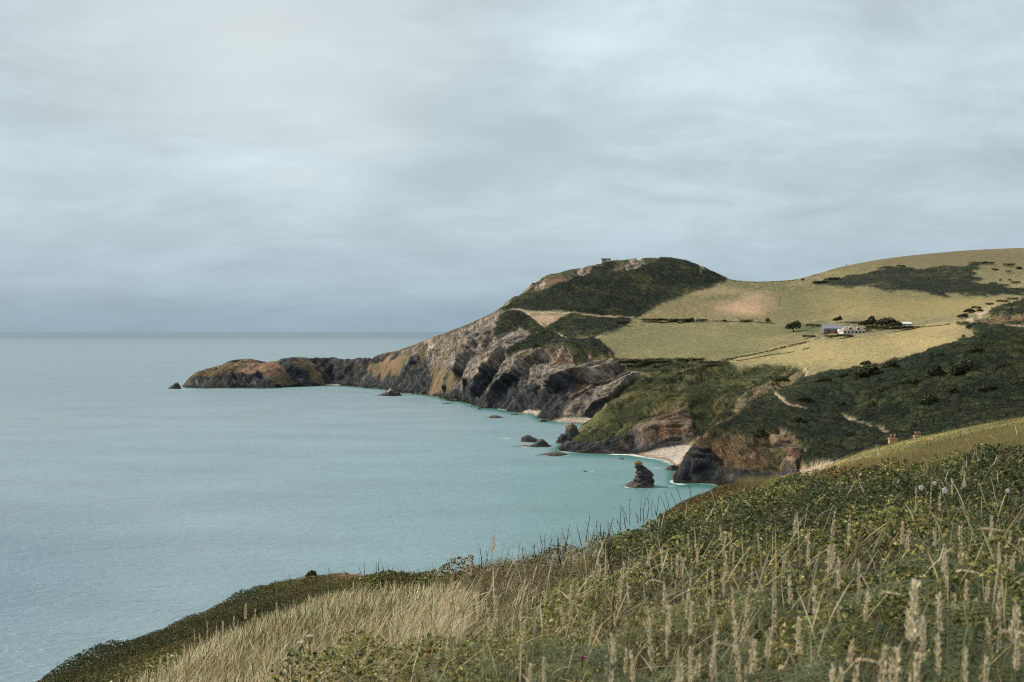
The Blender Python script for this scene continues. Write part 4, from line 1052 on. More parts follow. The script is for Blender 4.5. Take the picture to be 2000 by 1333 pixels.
def build_surround():
    """The same growth beside and behind where the photographer stood."""
    n = 330000; x, y = rng.uniform(-7, 13, n), rng.uniform(-2.5, 17, n)
    k = (np.abs(x) > 0.56 * np.maximum(y, 0)) | (y < 1.75)
    k &= ~((np.hypot(x, y) < 0.9))
    x, y = x[k], y[k]; h = canopy(x, y); z = zland(x, y); n = len(x)
    k = rng.random(n) < 0.25 + 1.2 * h; x, y, z, h = x[k], y[k], z[k], h[k]; n = len(x)
    pos = np.stack([x, y, z - 0.56 + 0.72 * h - np.minimum(rng.exponential(0.1, n), 0.4)], axis=1)
    ln = rng.uniform(0.028, 0.06, n)
    c = np.where((rng.random(n) < np.clip(0.5 + fbm(x / 2.5, y / 2.5, o=3), 0, 0.9))[:, None], pick(n, [(0.33,0.305,0.085),(0.23,0.235,0.066),(0.135,0.155,0.048)], [3,4,2]), pick(n, [(0.064,0.084,0.028),(0.042,0.060,0.024)], [1,1]))
    V, F, CC = leaves_mesh(pos, ln, ln * 0.65, 0.38, c)
    tag(mesh_np('bramble_leaves', V, F, M_LEAF, CC, smooth=False), 'bramble leaves beside and behind the viewpoint', 'undergrowth', kind='stuff')
    n = 9000; x, y = rng.uniform(-7, 13, n), rng.uniform(-2.5, 17, n)
    k = ((np.abs(x) > 0.6 * np.maximum(y, 0)) | (y < 1.5)) & ~(np.hypot(x, y) < 1.3); x, y = x[k], y[k]; n = len(x)
    root = np.stack([x, y, zland(x, y) - 0.46], axis=1)
    V, F, CC = blades_mesh(root, rng.uniform(0.35, 0.75, n), rng.uniform(0.002, 0.005, n), rng.normal(0, 0.35, (n, 2)) + np.array([0.2, 0]), pick(n, [(0.115,0.125,0.042),(0.20,0.195,0.070),(0.58,0.49,0.33)], [2,2,1.5]), None, 0.5, 5)
    tag(mesh_np('green_grass', V, F, M_GRASS, CC, smooth=False), 'long grass beside and behind the viewpoint', 'grass', kind='stuff')
build_surround()

def build_scrub():
    """Leaf clumps over the scrub of the valley side and the far hills (nobody could count them)."""
    for (lo, hi, cnt, s0, s1, nm, lb) in ((385, 600, 300000, 0.22, 0.50, 'valley_scrub', 'dark scrub covering the valley side below the fields'),
                                          (600, 1250, 130000, 0.40, 0.85, 'hill_scrub', 'dark scrub and heath on the far hills')):
        m = ((cls == SCRUB) & (Y > lo) & (Y <= hi) & (np.abs(GA) < 0.62))
        ii = np.where(m.ravel())[0]
        # spread evenly over the ground seen rather than over the sheet's own vertices
        j = rng.choice(ii, cnt)
        X1, Y1, Z1 = RX.ravel()[j], RY.ravel()[j], RZ.ravel()[j]
        pos = np.stack([X1 + rng.normal(0, 0.5, cnt), Y1 + rng.normal(0, 0.5, cnt), Z1 + rng.uniform(-0.15, 0.55, cnt)], axis=1)
        c = col.reshape(-1, 3)[j] * rng.uniform(0.6, 1.5, (cnt, 1))
        ln = rng.uniform(s0, s1, cnt)
        V, F, CC = leaves_mesh(pos, ln, ln * 0.7, 0.45, c)
        tag(mesh_np(nm, V, F, M_BUSH, CC, smooth=False), lb, 'scrub', kind='stuff')
    m = ((((cls == TURF) | (cls == RUST)) & (Y > 385)) & (np.abs(GA) < 0.62))
    j = rng.choice(np.where(m.ravel())[0], 120000); n = len(j)
    root = np.stack([RX.ravel()[j] + rng.normal(0, 0.3, n), RY.ravel()[j] + rng.normal(0, 0.3, n), RZ.ravel()[j] - 0.05], axis=1)
    V, F, CC = blades_mesh(root, rng.uniform(0.3, 0.8, n), rng.uniform(0.15, 0.3, n), rng.normal(0.2, 0.4, (n, 2)), col.reshape(-1, 3)[j] * rng.uniform(0.6, 1.6, (n, 1)), None, 0.3, 2)
    tag(mesh_np('headland_grass', V, F, M_BUSH, CC, smooth=False), 'rough grass on the green headland', 'grass', kind='stuff')
    # grass on the shoulder this side of the valley
    m = ((cls == FIELD) & (Y < 185) & (Y > 62) & (U > 1480) & (U < 2250) & (RZ > 20))
    j = rng.choice(np.where(m.ravel())[0], 160000); n = len(j)
    root = np.stack([RX.ravel()[j] + rng.normal(0, 0.25, n), RY.ravel()[j] + rng.normal(0, 0.5, n), RZ.ravel()[j] - 0.04], axis=1)
    V, F, CC = blades_mesh(root, rng.uniform(0.12, 0.42, n), rng.uniform(0.03, 0.07, n), rng.normal(0.25, 0.4, (n, 2)), col.reshape(-1, 3)[j] * rng.uniform(0.6, 1.5, (n, 1)), None, 0.3, 2)
    tag(mesh_np('ridge_grass', V, F, M_GRASS, CC, smooth=False), 'short dry grass on the slope beyond the brambles', 'grass', kind='stuff')
build_scrub()

# ---------------------------------------------------------------- rocks in the sea
def rock_colour(P3, base=(0.034, 0.034, 0.036), cap=None, capz=None, tide=True):
    n = fbm(P3[:, 0] / 2.2, P3[:, 1] / 2.2, P3[:, 2] / 1.5, o=4)
    c = np.asarray(base) * (1 + 0.9 * n[:, None])
    c = mixv(c, (0.10, 0.085, 0.07), sstep(0.15, 0.5, fbm(P3[:, 0] / 1.1 + 9, P3[:, 1] / 1.1, P3[:, 2] / 1.1, o=3)) * 0.6)
    if tide: c = mixv(c, (0.105, 0.068, 0.048), sstep(1.6, 0.4, P3[:, 2] + 0.6 * n) * 0.7)
    if cap is not None: c = mixv(c, cap, sstep(capz - 0.7, capz + 0.4, P3[:, 2] + 0.8 * n))
    return np.clip(c, 0.01, 0.6)

def sea_rock(label, u0, u1, vb, prof, depth=0.6, tilt=0.0, amp=0.35, base=(0.034,0.034,0.036), cap=None, capz=None, foam=True, z0=0.0, name='sea_rock', group=None):
    """A rock awash: prof = heights in photo rows along its length (0..1), standing on the waterline row vb."""
    a, b = np.array(PW(u0, vb)), np.array(PW(u1, vb))
    cx, L = (a + b) / 2, abs(b[0] - a[0])
    pxm = cx[1] / FPX
    nx_, na = 56, 26
    t = np.linspace(0, 1, nx_); th = np.linspace(-0.25, math.pi + 0.25, na)
    h = np.interp(t, [p[0] for p in prof], [p[1] for p in prof]) * pxm
    wdt = L * depth * 0.5 * np.sqrt(np.clip(1 - (2 * t - 1) ** 2, 0.03, 1)) * (0.75 + 0.25 * h / max(h.max(), 1e-3))
    T, TH = np.meshgrid(t, th, indexing='ij')
    H, W = h[:, None], wdt[:, None]
    s, c_ = np.sin(TH), np.cos(TH)
    z = H * np.sign(s) * np.abs(s) ** 0.75 - 0.1
    z = np.where(s < 0, s * 4.0, z)
    x = (T - 0.5) * L + tilt * z; y = -W * np.sign(c_) * np.abs(c_) ** 0.8
    V = np.stack([x.ravel(), y.ravel(), z.ravel()], axis=1)
    Pw = V + cx
    k = amp * min(1.0, h.max() / 3.0) * (0.35 + 0.65 * sstep(0, 0.8, V[:, 2]))
    r = max(0.8, h.max() / 2.2)
    for i, o in enumerate((0, 40, 80)):
        V[:, i] += k * 1.5 * (fbm(Pw[:, 0] / r + o, Pw[:, 1] / r, Pw[:, 2] / r, o=4)) + k * 0.8 * saw((0.7 * Pw[:, 0] + 0.7 * Pw[:, 2]) / (r * 0.9) + i * 0.3)
    q = np.arange(nx_ * na).reshape(nx_, na)
    F = np.stack([q[:-1, :-1], q[1:, :-1], q[1:, 1:], q[:-1, 1:]], axis=-1).reshape(-1, 4)
    o = mesh_np(name, V, F, M_ROCK, rock_colour(V, base, cap, capz), smooth=False)
    o.location = (cx[0], cx[1], z0)
    tag(o, label, 'rock', group)
    if foam: SEA_ROCKS.append((cx[0], cx[1], L * 0.5, max(L * depth * 0.5, 1.0)))
    return o

sea_rock('dark pointed rock standing alone in the sea off the tip of the long point', 328, 354, 759.5, [(0,0.3),(0.25,5),(0.55,11.5),(0.72,12.5),(0.85,8),(1,0.5)], 0.7)
sea_rock('dark rock with a pale bird-stained top, offshore of the grassy cliff', 736, 785, 773, [(0,0.5),(0.2,4),(0.42,8.5),(0.55,15),(0.68,9),(0.9,6),(1,0.5)], 0.6, cap=(0.33,0.32,0.30), capz=4.6)
sea_rock('black slab of slate sloping down behind a lower reef in the bay', 1017, 1056, 863, [(0,2),(0.08,9),(0.35,13.5),(0.6,10),(0.85,5),(1,1)], 0.5)
sea_rock('long low reef with a black hump near one end in the bay', 1008, 1079, 872, [(0,0.8),(0.3,2.5),(0.5,5),(0.62,13),(0.75,14),(0.86,7),(0.9,2.5),(1,1)], 0.35)
sea_rock('flat brown weedy reef just clear of the water beside the black cliff foot', 1053, 1110, 889, [(0,0.6),(0.2,3.5),(0.5,6.5),(0.7,5.5),(0.9,3),(1,0.6)], 0.5, base=(0.055,0.042,0.035))
sea_rock('small flat brown reef alone in the middle of the bay', 952, 983, 816, [(0,0.6),(0.2,4),(0.6,4.5),(1,0.6)], 0.6, base=(0.075,0.055,0.045))
sea_rock('tiny reef barely breaking the water in front of the narrow far sand patch', 994, 1014, 810.5, [(0,0.4),(0.3,2),(0.7,2.5),(1,0.4)], 0.6, base=(0.055,0.042,0.035))
sea_rock('reddish brown rock at the water edge below the jagged far cliff', 1051, 1070, 824, [(0,1),(0.4,6),(0.7,5),(1,1)], 0.7, base=(0.065,0.042,0.035))
sea_rock('small dark rock in the surf below the tall slate buttress', 931, 942, 800, [(0,0.6),(0.5,3.5),(1,0.6)], 0.7)
sea_rock('low dark rock awash below the dark cliff nearest the grassy ledge', 862, 884, 789, [(0,0.4),(0.4,2),(1,0.4)], 0.5)
sea_rock('rounded black boulder leaning on the foot of the green headland', 1088, 1118, 866, [(0,4),(0.15,14),(0.35,19),(0.7,16),(1,8)], 0.8, amp=0.7)
sea_rock('pointed upright slab behind the black boulder at the headland tip', 1104, 1135, 861, [(0,16),(0.12,30),(0.35,38),(0.6,30),(0.85,16),(1,10)], 0.7, amp=0.8, cap=(0.12,0.085,0.045), capz=6.5)
sea_rock('tiny rock almost hidden by its own patch of white water', 1138, 1148, 921.5, [(0,0.4),(0.4,2.5),(1,0.4)], 0.7)
sea_rock('flat-topped dark boulder beside the sea cave cliff at the beach end', 1299, 1325, 918, [(0,1),(0.2,6),(0.45,10.5),(0.8,10),(1,7)], 0.8, base=(0.05,0.045,0.04))
sea_rock('small brown rock at the foot of the sea cave cliff', 1310, 1324, 931, [(0,1),(0.5,7),(1,4)], 0.8, base=(0.06,0.045,0.038))
sea_rock('lone small rock in the water close to the near hillside', 1312, 1325, 1008.5, [(0,0.8),(0.35,5.5),(0.7,4),(1,0.8)], 0.8)
sea_rock('small weedy rock in the shallows off the sandy cove', 1207, 1222, 897, [(0,0.5),(0.4,3.5),(1,0.5)], 0.7, base=(0.08,0.05,0.04))

def sea_stack():
    """The leaning stack: stacked, offset, weathered rings."""
    cx, cy, _ = PW(1250, 950)
    px = cy / FPX
    rings = [(-3,1214,1282),(0,1220,1278),(0.8,1226,1277),(2.0,1236,1276.5),(3.0,1239,1276),(4.2,1241,1274.5),(5.2,1242.5,1272.5),(6.0,1243,1271),(6.8,1246,1266),(7.6,1244,1262),(8.4,1240,1259),
             (9.0,1238,1257),(9.8,1237.5,1255.5),(10.3,1239,1254),(10.75,1242,1251)]
    zz = np.linspace(-3, 10.75, 70); na = 44
    l = np.interp(zz, [r[0] for r in rings], [r[1] for r in rings]); r_ = np.interp(zz, [r[0] for r in rings], [r[2] for r in rings])
    th = np.linspace(0, 2 * np.pi, na, endpoint=False)
    Zg, TH = np.meshgrid(zz * (450 / 500), th, indexing='ij')
    c0, w0 = ((l + r_) / 2 - 1250) * px, (r_ - l) / 2 * px
    sq = lambda t: np.sign(t) * np.abs(t) ** 0.75
    X0 = c0[:, None] + w0[:, None] * sq(np.cos(TH)); Y0 = w0[:, None] * 0.72 * sq(np.sin(TH))
    V = np.stack([X0.ravel(), Y0.ravel(), Zg.ravel()], axis=1)
    n1 = fbm(V[:, 0] / 1.6, V[:, 1] / 1.6, V[:, 2] / 0.9, o=4); st = saw(V[:, 2] / 1.35 + 0.25 * V[:, 0] / 1.35 + 0.4 * n1)
    rad = V[:, :2] - np.stack([np.repeat(c0, na), np.zeros(len(V))], axis=1); rl = np.maximum(np.hypot(*rad.T), 0.1)
    V[:, :2] += rad / rl[:, None] * (1.25 * n1 + 0.22 * st)[:, None]
    top = np.array([[c0[-1], 0, 9.9]]); q = np.arange(70 * na).reshape(70, na); qn = np.roll(q, -1, axis=1)
    F = np.stack([q[:-1], qn[:-1], qn[1:], q[1:]], axis=-1).reshape(-1, 4)
    capf = np.stack([q[-1], qn[-1], np.full(na, 70 * na), np.full(na, 70 * na)], axis=1)
    V = np.concatenate([V, top])
    c = rock_colour(V, (0.030, 0.030, 0.032))
    c = mixv(c, (0.30, 0.165, 0.035), sstep(7.9, 8.7, V[:, 2] + 0.25 * np.append(n1, 0) - 0.12 * V[:, 0]) * 0.9)
    me = bpy.data.meshes.new('sea_stack')
    me.from_pydata(V.tolist(), [], [tuple(f) for f in F.tolist()] + [(int(a), int(b), int(d)) for a, b, d, e in capf])
    at = me.attributes.new('Col', 'FLOAT_COLOR', 'POINT'); at.data.foreach_set('color', np.concatenate([c, np.ones((len(c), 1))], axis=1).astype(np.float32).ravel())
    me.materials.append(M_ROCK)
    o = bpy.data.objects.new('sea_stack', me); C.collection.objects.link(o); o.location = (cx, cy, 0)
    tag(o, 'leaning dark sea stack with a yellow lichen top rising from the bay', 'sea stack')
    SEA_ROCKS.append((cx - 0.2, cy, 6.0, 4.4))
sea_stack()
build_sea()

# ---------------------------------------------------------------- bushes and trees
def cloud_mesh(n, lumps, leaf, cols, wts, seed, core=True):
    """Leaf clumps filling a few overlapping lumps (x, y, z, rx, ry, rz) with a dark twiggy inside."""
    global rng
    keep = rng; rng = np.random.default_rng(seed)
    per = np.array([l[3] * l[5] for l in lumps], float); per /= per.sum()
    k = rng.choice(len(lumps), n, p=per); Lm = np.array(lumps)[k]
    d = unit(rng.normal(size=(n, 3))); d[:, 2] = np.where(d[:, 2] < -0.35, -d[:, 2], d[:, 2])
    r = 1 - rng.exponential(0.12, n); r = np.clip(r, 0.35, 1.08)
    bump = 1 + 0.22 * fbm(d[:, 0] * 2.3 + k * 7.7, d[:, 1] * 2.3, d[:, 2] * 2.3, o=3)
    pos = Lm[:, :3] + d * Lm[:, 3:] * (r * bump)[:, None]
    pos = pos[pos[:, 2] > 0.0]; n = len(pos)
    ln = rng.uniform(0.6, 1.3, n) * leaf
    c = pick(n, cols, wts)
    clump = fbm(pos[:, 0] * 3, pos[:, 1] * 3, pos[:, 2] * 3, o=2)
    c = c * (1 + 0.45 * clump[:, None])
    V, F, CC = leaves_mesh(pos, ln, ln * 0.75, 0.45, c)
    rng = keep
    return V, F, CC
DARK = ([(0.050,0.064,0.036),(0.075,0.088,0.044),(0.110,0.112,0.052)], [3,3,1.5])
LIGHTG = ([(0.085,0.095,0.042),(0.125,0.125,0.056),(0.060,0.070,0.034)], [3,2,2])
BROWN = ([(0.10,0.07,0.035),(0.07,0.06,0.03),(0.12,0.10,0.045)], [3,3,2])
LUMPS = [
 [(0,0,0.45,0.5,0.45,0.55),(-0.25,0.05,0.3,0.35,0.35,0.35),(0.28,-0.02,0.35,0.32,0.35,0.40)],
 [(0,0,0.35,0.55,0.4,0.42),(0.3,0,0.5,0.3,0.3,0.45),(-0.32,0,0.25,0.28,0.3,0.28)],
 [(-0.1,0,0.5,0.42,0.4,0.5),(0.22,0.1,0.3,0.38,0.35,0.35),(-0.38,-0.05,0.22,0.22,0.25,0.24),(0.05,0,0.78,0.2,0.2,0.2)],
]
_hr = np.random.default_rng(4)
for _k in range(2):      # long hedge shapes
    LUMPS.append([(float(a), float(_hr.normal(0, 0.02)), float(b) * 0.45, 0.09, 0.12, float(b) * 0.55) for a, b in zip(np.linspace(-0.46, 0.46, 15), _hr.uniform(0.6, 1.0, 15))])
_bush = {}
def bush_mesh(kind, var):
    if (kind, var) not in _bush:
        pal = {'dark': DARK, 'light': LIGHTG, 'brown': BROWN}[kind]
        V, F, CC = cloud_mesh(1100, LUMPS[var], 0.115 if var < 3 else 0.075, *pal, seed=100 + var)
        _bush[(kind, var)] = mesh_np('bush', V, F, M_BUSH, CC, smooth=False, link=False)
    return _bush[(kind, var)]
BUSH_N = [0]
def bush(u, vb, wpx, hpx, label, d0=400.0, kind='dark', group=None, name='bush', cat='bush'):
    x, y, z = ground_hit(u, vb, d0)
    px = y / FPX; BUSH_N[0] += 1
    o = bpy.data.objects.new(name, bush_mesh(kind, BUSH_N[0] % 3 if wpx < 2.6 * hpx else 3 + BUSH_N[0] % 2)); C.collection.objects.link(o)
    o.location = (x, y, z - 0.1); o.scale = (wpx * px / 1.05, wpx * px / 1.05, hpx * px / 0.98)
    o.rotation_euler = (0, 0, (BUSH_N[0] * 0.7) % 0.6 - 0.3)
    tag(o, label, cat, group)
    return o
def tree(u, vb, wpx, hpx, label, d0=600.0, kind='dark', trunk=0.28, group=None, var=0):
    x, y, z = ground_hit(u, vb, d0); px = y / FPX
    W, H = wpx * px, hpx * px
    t = empty('tree', (x, y, z)); tag(t, label, 'tree', group)
    o = bpy.data.objects.new('crown', bush_mesh(kind, var)); C.collection.objects.link(o); o.parent = t
    o.location = (0, 0, H * trunk * 0.6); o.scale = (W / 1.05, W / 1.05, H * (1 - trunk * 0.6) / 0.98)
    m = MB(); r = H * 0.035
    m.tube([(0,0,-0.3),(0.03*W,0,H*0.2),(0.0,0,H*0.45),(0.04*W,0,H*0.7)], [r*1.5, r, r*0.75, r*0.35], 7, (0.06,0.05,0.04))
    for a, s in ((0.3,1),(2.4,0.9),(4.2,0.8),(5.4,1)):
        m.tube([(0.01*W,0,H*0.3),(math.cos(a)*W*0.15*s,math.sin(a)*W*0.15*s,H*0.5),(math.cos(a)*W*0.3*s,math.sin(a)*W*0.3*s,H*0.68)], [r*0.6, r*0.4, r*0.15], 5, (0.06,0.05,0.04))
    m.build('trunk', M_WOOD, t, True)
    return t

tree(1549, 649, 27, 23, 'round dark tree standing alone in the pasture short of the farm', trunk=0.15, var=1)
tree(1634, 631, 14, 12, 'small dark tree behind the slate-roofed barn', trunk=0.3, var=1)
tree(1641, 630.5, 9, 13, 'slim dark tree rising beside another behind the slate-roofed barn', trunk=0.3, var=2)
tree(1692, 642, 28, 19, 'broad dark tree beside the hipped roof of the farmhouse', trunk=0.25, var=1)
tree(1704, 640.5, 19, 22, 'taller wind-swept dark tree behind the farmhouse', trunk=0.25, var=2)
tree(1732, 642.5, 42, 21, 'widest dark tree of the clump below the long white shed', trunk=0.2, var=0)
tree(1748, 642.5, 26, 14, 'dark leafy tree beside the gable end of the long white shed', trunk=0.2, var=1)
bush(1713, 647, 44, 14, 'pale green shrubs running along the farmhouse garden', kind='light')
bush(1760, 646.5, 44, 10, 'low dark shrub along the foot of the long white shed', kind='dark')
bush(1783, 642.5, 46, 6, 'long low hedge tapering away from the white shed', kind='dark', name='hedge', cat='hedge')
bush(1690, 649, 26, 6, 'dark hedge beside the veranda end of the farmhouse', kind='dark', name='hedge', cat='hedge')
bush(1650, 660, 36, 8, 'dark bushes on the bank below the farmhouse veranda', kind='dark')
bush(1623, 660, 28, 6, 'dull green scrub on the bank below the barn', kind='light')
bush(1580, 660.5, 26, 7, 'dark thicket where the field lane meets the farm bank', kind='dark')
bush(1665, 633.5, 30, 6, 'mixed hedge behind the farmhouse chimney pole', kind='light', name='hedge', cat='hedge')
bush(1590, 640, 34, 8, 'green hedge running up to the end of the barn', kind='light', name='hedge', cat='hedge')
# field hedge and its gaps
for u, w, h, lb in ((1273, 38, 8, 'hedge length nearest the heath corner in the pasture'), (1302, 42, 8, 'middle length of the dark pasture hedge'), (1334, 36, 8, 'bushy length of the pasture hedge with a raised end'),
                    (1348, 14, 9, 'tall bush ending the dark pasture hedge'), (1370, 22, 7, 'separate dark bush just past the end of the pasture hedge'), (1415, 8, 5, 'tiny bush on the pasture bank below the bare earth patch'),
                    (1458, 26, 6, 'flat bush on the pasture bank below the bare earth patch'), (1500, 11, 7, 'round bush near the far end of the pasture bank')):
    bush(u, 629.5, w, h, lb, 700, 'dark', 'hedge across the pasture', 'hedge' if w > 30 else 'bush', 'hedge' if w > 30 else 'bush')
bush(1217, 636, 26, 10, 'dark bushes at the corner where the heath path meets the pasture', 700)
bush(1190, 646, 14, 5, 'small bush on the curved pasture edge below the heath', 700)
bush(1385, 713, 44, 9, 'dark gorse clump on the lip of the green headland beside the pasture', 600)
bush(1420, 710.5, 12, 4, 'small gorse bush at the seaward tip of the yellow field', 600)
bush(1348, 710, 60, 12, 'broad gorse mound on the cliff top above the green headland', 600)
for u, v, w, h in ((1250,711,60,9),(1290,712,50,9),(1225,712,36,8)):
    bush(u, v, w, h, 'low gorse on the cliff edge below the big pasture', 600, 'dark', 'gorse along the cliff edge')
# hedge banks dividing the pastures
def hedge_line(line_px, h, wid, label, d0=600, kind=DARK, gaps=0.0, n=900):
    g = [np.array(ground_hit(u, v, d0)) for u, v in line_px]
    seg = [np.linalg.norm(b[:2] - a[:2]) for a, b in zip(g[:-1], g[1:])]; cum_ = np.concatenate([[0], np.cumsum(seg)])
    t = rng.uniform(0, cum_[-1], n)
    x = np.interp(t, cum_, [p[0] for p in g]); y = np.interp(t, cum_, [p[1] for p in g])
    hh = h * np.clip(0.65 + 0.9 * fbm(t / 9.0 + line_px[0][0], t * 0, o=3), 0.15, 1.5)
    k = fbm(t / 14.0 + 7 + line_px[0][1], t * 0, o=2) > gaps - 0.5
    x, y, hh = x[k], y[k], hh[k]; m_ = len(x)
    x = x + rng.normal(0, wid * 0.4, m_); y = y + rng.normal(0, wid * 0.4, m_)
    z = zland(x, y) + hh * rng.uniform(0, 1, m_)
    ln = rng.uniform(0.45, 0.95, m_)
    V, F, CC = leaves_mesh(np.stack([x, y, z], axis=1), ln, ln * 0.75, 0.4, pick(m_, *kind))
    tag(mesh_np('hedge', V, F, M_BUSH, CC, smooth=False), label, 'hedge')
hedge_line([(1232,623.5),(1290,625.5),(1400,628),(1480,630),(1560,633)], 0.9, 1.2, 'thin patchy hedge bank running under the bare earth patch', 700, LIGHTG, 0.1, 1400)
hedge_line([(1400,709.5),(1440,699),(1500,687.5),(1560,673.5),(1600,662)], 1.6, 2.0, 'dark hedge bank climbing from the headland to the farm', 600, DARK, 0.0, 1500)
hedge_line([(1440,706),(1500,695),(1540,690),(1580,681)], 0.9, 2.2, 'low rough bank just below the hedge that climbs to the farm', 600, LIGHTG, 0.05, 1200)
hedge_line([(1785,641),(1830,637),(1870,634),(1895,630)], 1.0, 1.0, 'thin hedge along the farm lane towards the bend', 600, LIGHTG, 0.3, 500)
hedge_line([(1422,549.5),(1480,553),(1545,549),(1600,536.5),(1650,521.5)], 0.8, 0.8, 'thin dark hedge on the saddle skyline', 800, DARK, 0.3)
hedge_line([(1236,622),(1262,611),(1290,593),(1340,574),(1385,563),(1416,552)], 1.6, 2.5, 'ragged gorse edge between the dark hill and the pasture', 800, DARK, 0.1, 1400)
hedge_line([(1565,742),(1650,727),(1720,715.5),(1800,692.5),(1890,663)], 1.5, 2.0, 'ragged scrub edge along the foot of the yellow field', 500, DARK, 0.1, 1600)
hedge_line([(1196,693),(1200,702),(1250,704),(1300,702.5),(1350,703)], 1.2, 1.5, 'gorse fringe along the bottom of the big pasture', 650, DARK, 0.2, 900)
# right-hand hill
for u, v, w, h, lb in ((1971,521,22,7,'largest lone bush on the upper hill pasture'),(1943,529,14,5,'bush on the hill pasture by the scrub tip'),(1969,532,11,4,'small bush below the largest one on the hill pasture'),(1991,526,12,5,'bush near the picture edge on the upper hill pasture'),
                       (1954,549.5,5,4,'tiny dot of a bush in the hill pasture gap'),(1971,548.5,5,3.5,'second tiny dot of a bush in the hill pasture gap'),(1984,554,18,5,'flat bush at the lower edge of the hill pasture'),(1940,556,16,5,'bush at the mouth of the hill pasture gap'),
                       (1568,548.5,6,5,'little bush on the saddle skyline fence'),(1760,522.5,20,5,'bush on the top edge of the hill scrub'),(1735,525,12,4,'small bush at the top edge of the hill scrub'),(1930,517,24,6,'end of the tongue of scrub reaching up the hill pasture'),(1629,549,22,8,'dark bush at the thin end of the hill scrub'),(1602,555,30,7,'dark bush group at the very tip of the hill scrub')):
    bush(u, v, w, h, lb, 800, 'dark', 'bushes on the hill pasture')
for u, v, w, h, lb in ((1880,637,24,9,'rounded bush on the field edge beside the lane bend'),(1900,645,30,11,'dark bush below the lane bend'),(1921,642,24,9,'bush under the lane above the valley scrub'),(1912,656,22,8,'bush at the top corner of the valley scrub'),
                       (1882,659,8,5,'tiny bush in the dry corner of the yellow field'),(1893,612,20,9,'hedge bush along the outside of the lane bend'),(1880,622,20,10,'larger hedge bush where the lane turns'),(1907,604.5,22,7,'hedge bush above the lane bend'),(1933,597,18,6,'hedge bush beside the pink track'),(1958,592,24,7,'longer hedge bush beside the pink track'),(1978,587,22,6,'hedge bush at the top of the pink track'),(1914,610,12,6,'bush on the inside of the lane bend')):
    bush(u, v, w, h, lb, 545, 'dark', 'bushes around the lane bend')
# valley side: the bushes that stand proud of the scrub
for u, v, w, h, kd, lb in ((1878,738,42,38,'dark','biggest round bush standing proud of the valley scrub'),(1829,740,36,28,'dark','broad dark bush beside the biggest one in the valley scrub'),(1816,800,36,32,'dark','very dark round bush low on the valley side'),
                       (1772,760,40,24,'dark','rounded bush in the middle of the valley scrub'),(1703,740,60,24,'light','pale green dome of bushes near the yellow field edge'),(1905,694,30,18,'light','lighter bush near the top of the valley scrub'),(1968,722,24,14,'dark','small dark bush on the upper valley side'),
                       (1742,726,36,20,'dark','dark bush tight under the yellow field edge'),(1675,822,22,16,'brown','rusty brown bush above the lower footpath'),(1800,828,36,16,'brown','brownish low dome near the grassy ridge'),(1650,745,34,16,'dark','dark bush at the low end of the yellow field'),(1610,752,34,16,'dark','bush beside the nose of the folded headland'),
                       (1690,716,20,12,'dark','small dark bush poking above the yellow field edge'),(1730,770,30,16,'light','light green bush on the scrub plateau'),(1930,770,36,20,'dark','wide dark bush on the slope by the picture edge'),(1985,760,30,18,'dark','dark bush at the edge of the valley view'),(1860,775,34,18,'light','grey green bush between two dark ones'),
                       (1570,790,30,18,'dark','dark bush above the upper footpath'),(1630,800,36,18,'dark','dark bush between the two footpaths'),(1560,830,30,16,'dark','dark bush below the upper footpath'),(1660,858,30,14,'dark','dark bush under the lower footpath'),(1620,878,36,16,'dark','dark bush close to the valley floor'),
                       (1488,860,28,22,'dark','dark bush hanging over the rusty cliff'),(1525,749,30,13,'light','gorse cushion behind the nose of the folded headland'),(1840,700,26,14,'dark','dark bush halfway along the yellow field edge')):
    bush(u, v, w, h, lb, 385, kd, 'bushes standing proud of the valley scrub')
o = bush(611, 1142, 32, 30, 'small dark bush on the skyline of the heath by the dry patch', 20, 'brown')

# ---------------------------------------------------------------- buildings
def gable_house(nm, lab, cat, loc, rz, L, W, hw, hr, wall, roof, over=0.25):
    t = empty(nm, loc, rz); tag(t, lab, cat)
    m = MB()
    m.prism([(-W/2,-0.6),(W/2,-0.6),(W/2,hw),(0,hw+hr),(-W/2,hw)], 'x', -L/2, L/2, wall); m.build('wall', M_WALL, t)
    m = MB()
    for s in (-1, 1):
        e = s * (W/2 + over); k = hr / (W/2)
        m.prism([(e, hw - over*k + 0.03),(e, hw - over*k + 0.18),(0, hw + hr + 0.20),(0, hw + hr + 0.05)], 'x', -L/2-over, L/2+over, roof)
    m.build('roof', M_ROOF, t)
    return t
def opening(t, nm, x, y, z, w, h, c, mat, frame=(0.6,0.6,0.58)):
    """A window or door set in the wall that faces the camera side (-y) with its frame."""
    m = MB(); m.box(x-w/2, x+w/2, y-0.03, y+0.05, z, z+h, c); o = m.build(nm, mat, t)
    m = MB(); f = 0.09
    m.box(x-w/2-f, x-w/2, y-0.06, y+0.05, z-f, z+h+f, frame); m.box(x+w/2, x+w/2+f, y-0.06, y+0.05, z-f, z+h+f, frame)
    m.box(x-w/2, x+w/2, y-0.06, y+0.05, z+h, z+h+f, frame); m.box(x-w/2, x+w/2, y-0.06, y+0.05, z-f, z, frame)
    m.build('frame', M_PAINT, o)
    return o
def at_ground(u, v, d0=400): return ground_hit(u, v, d0)

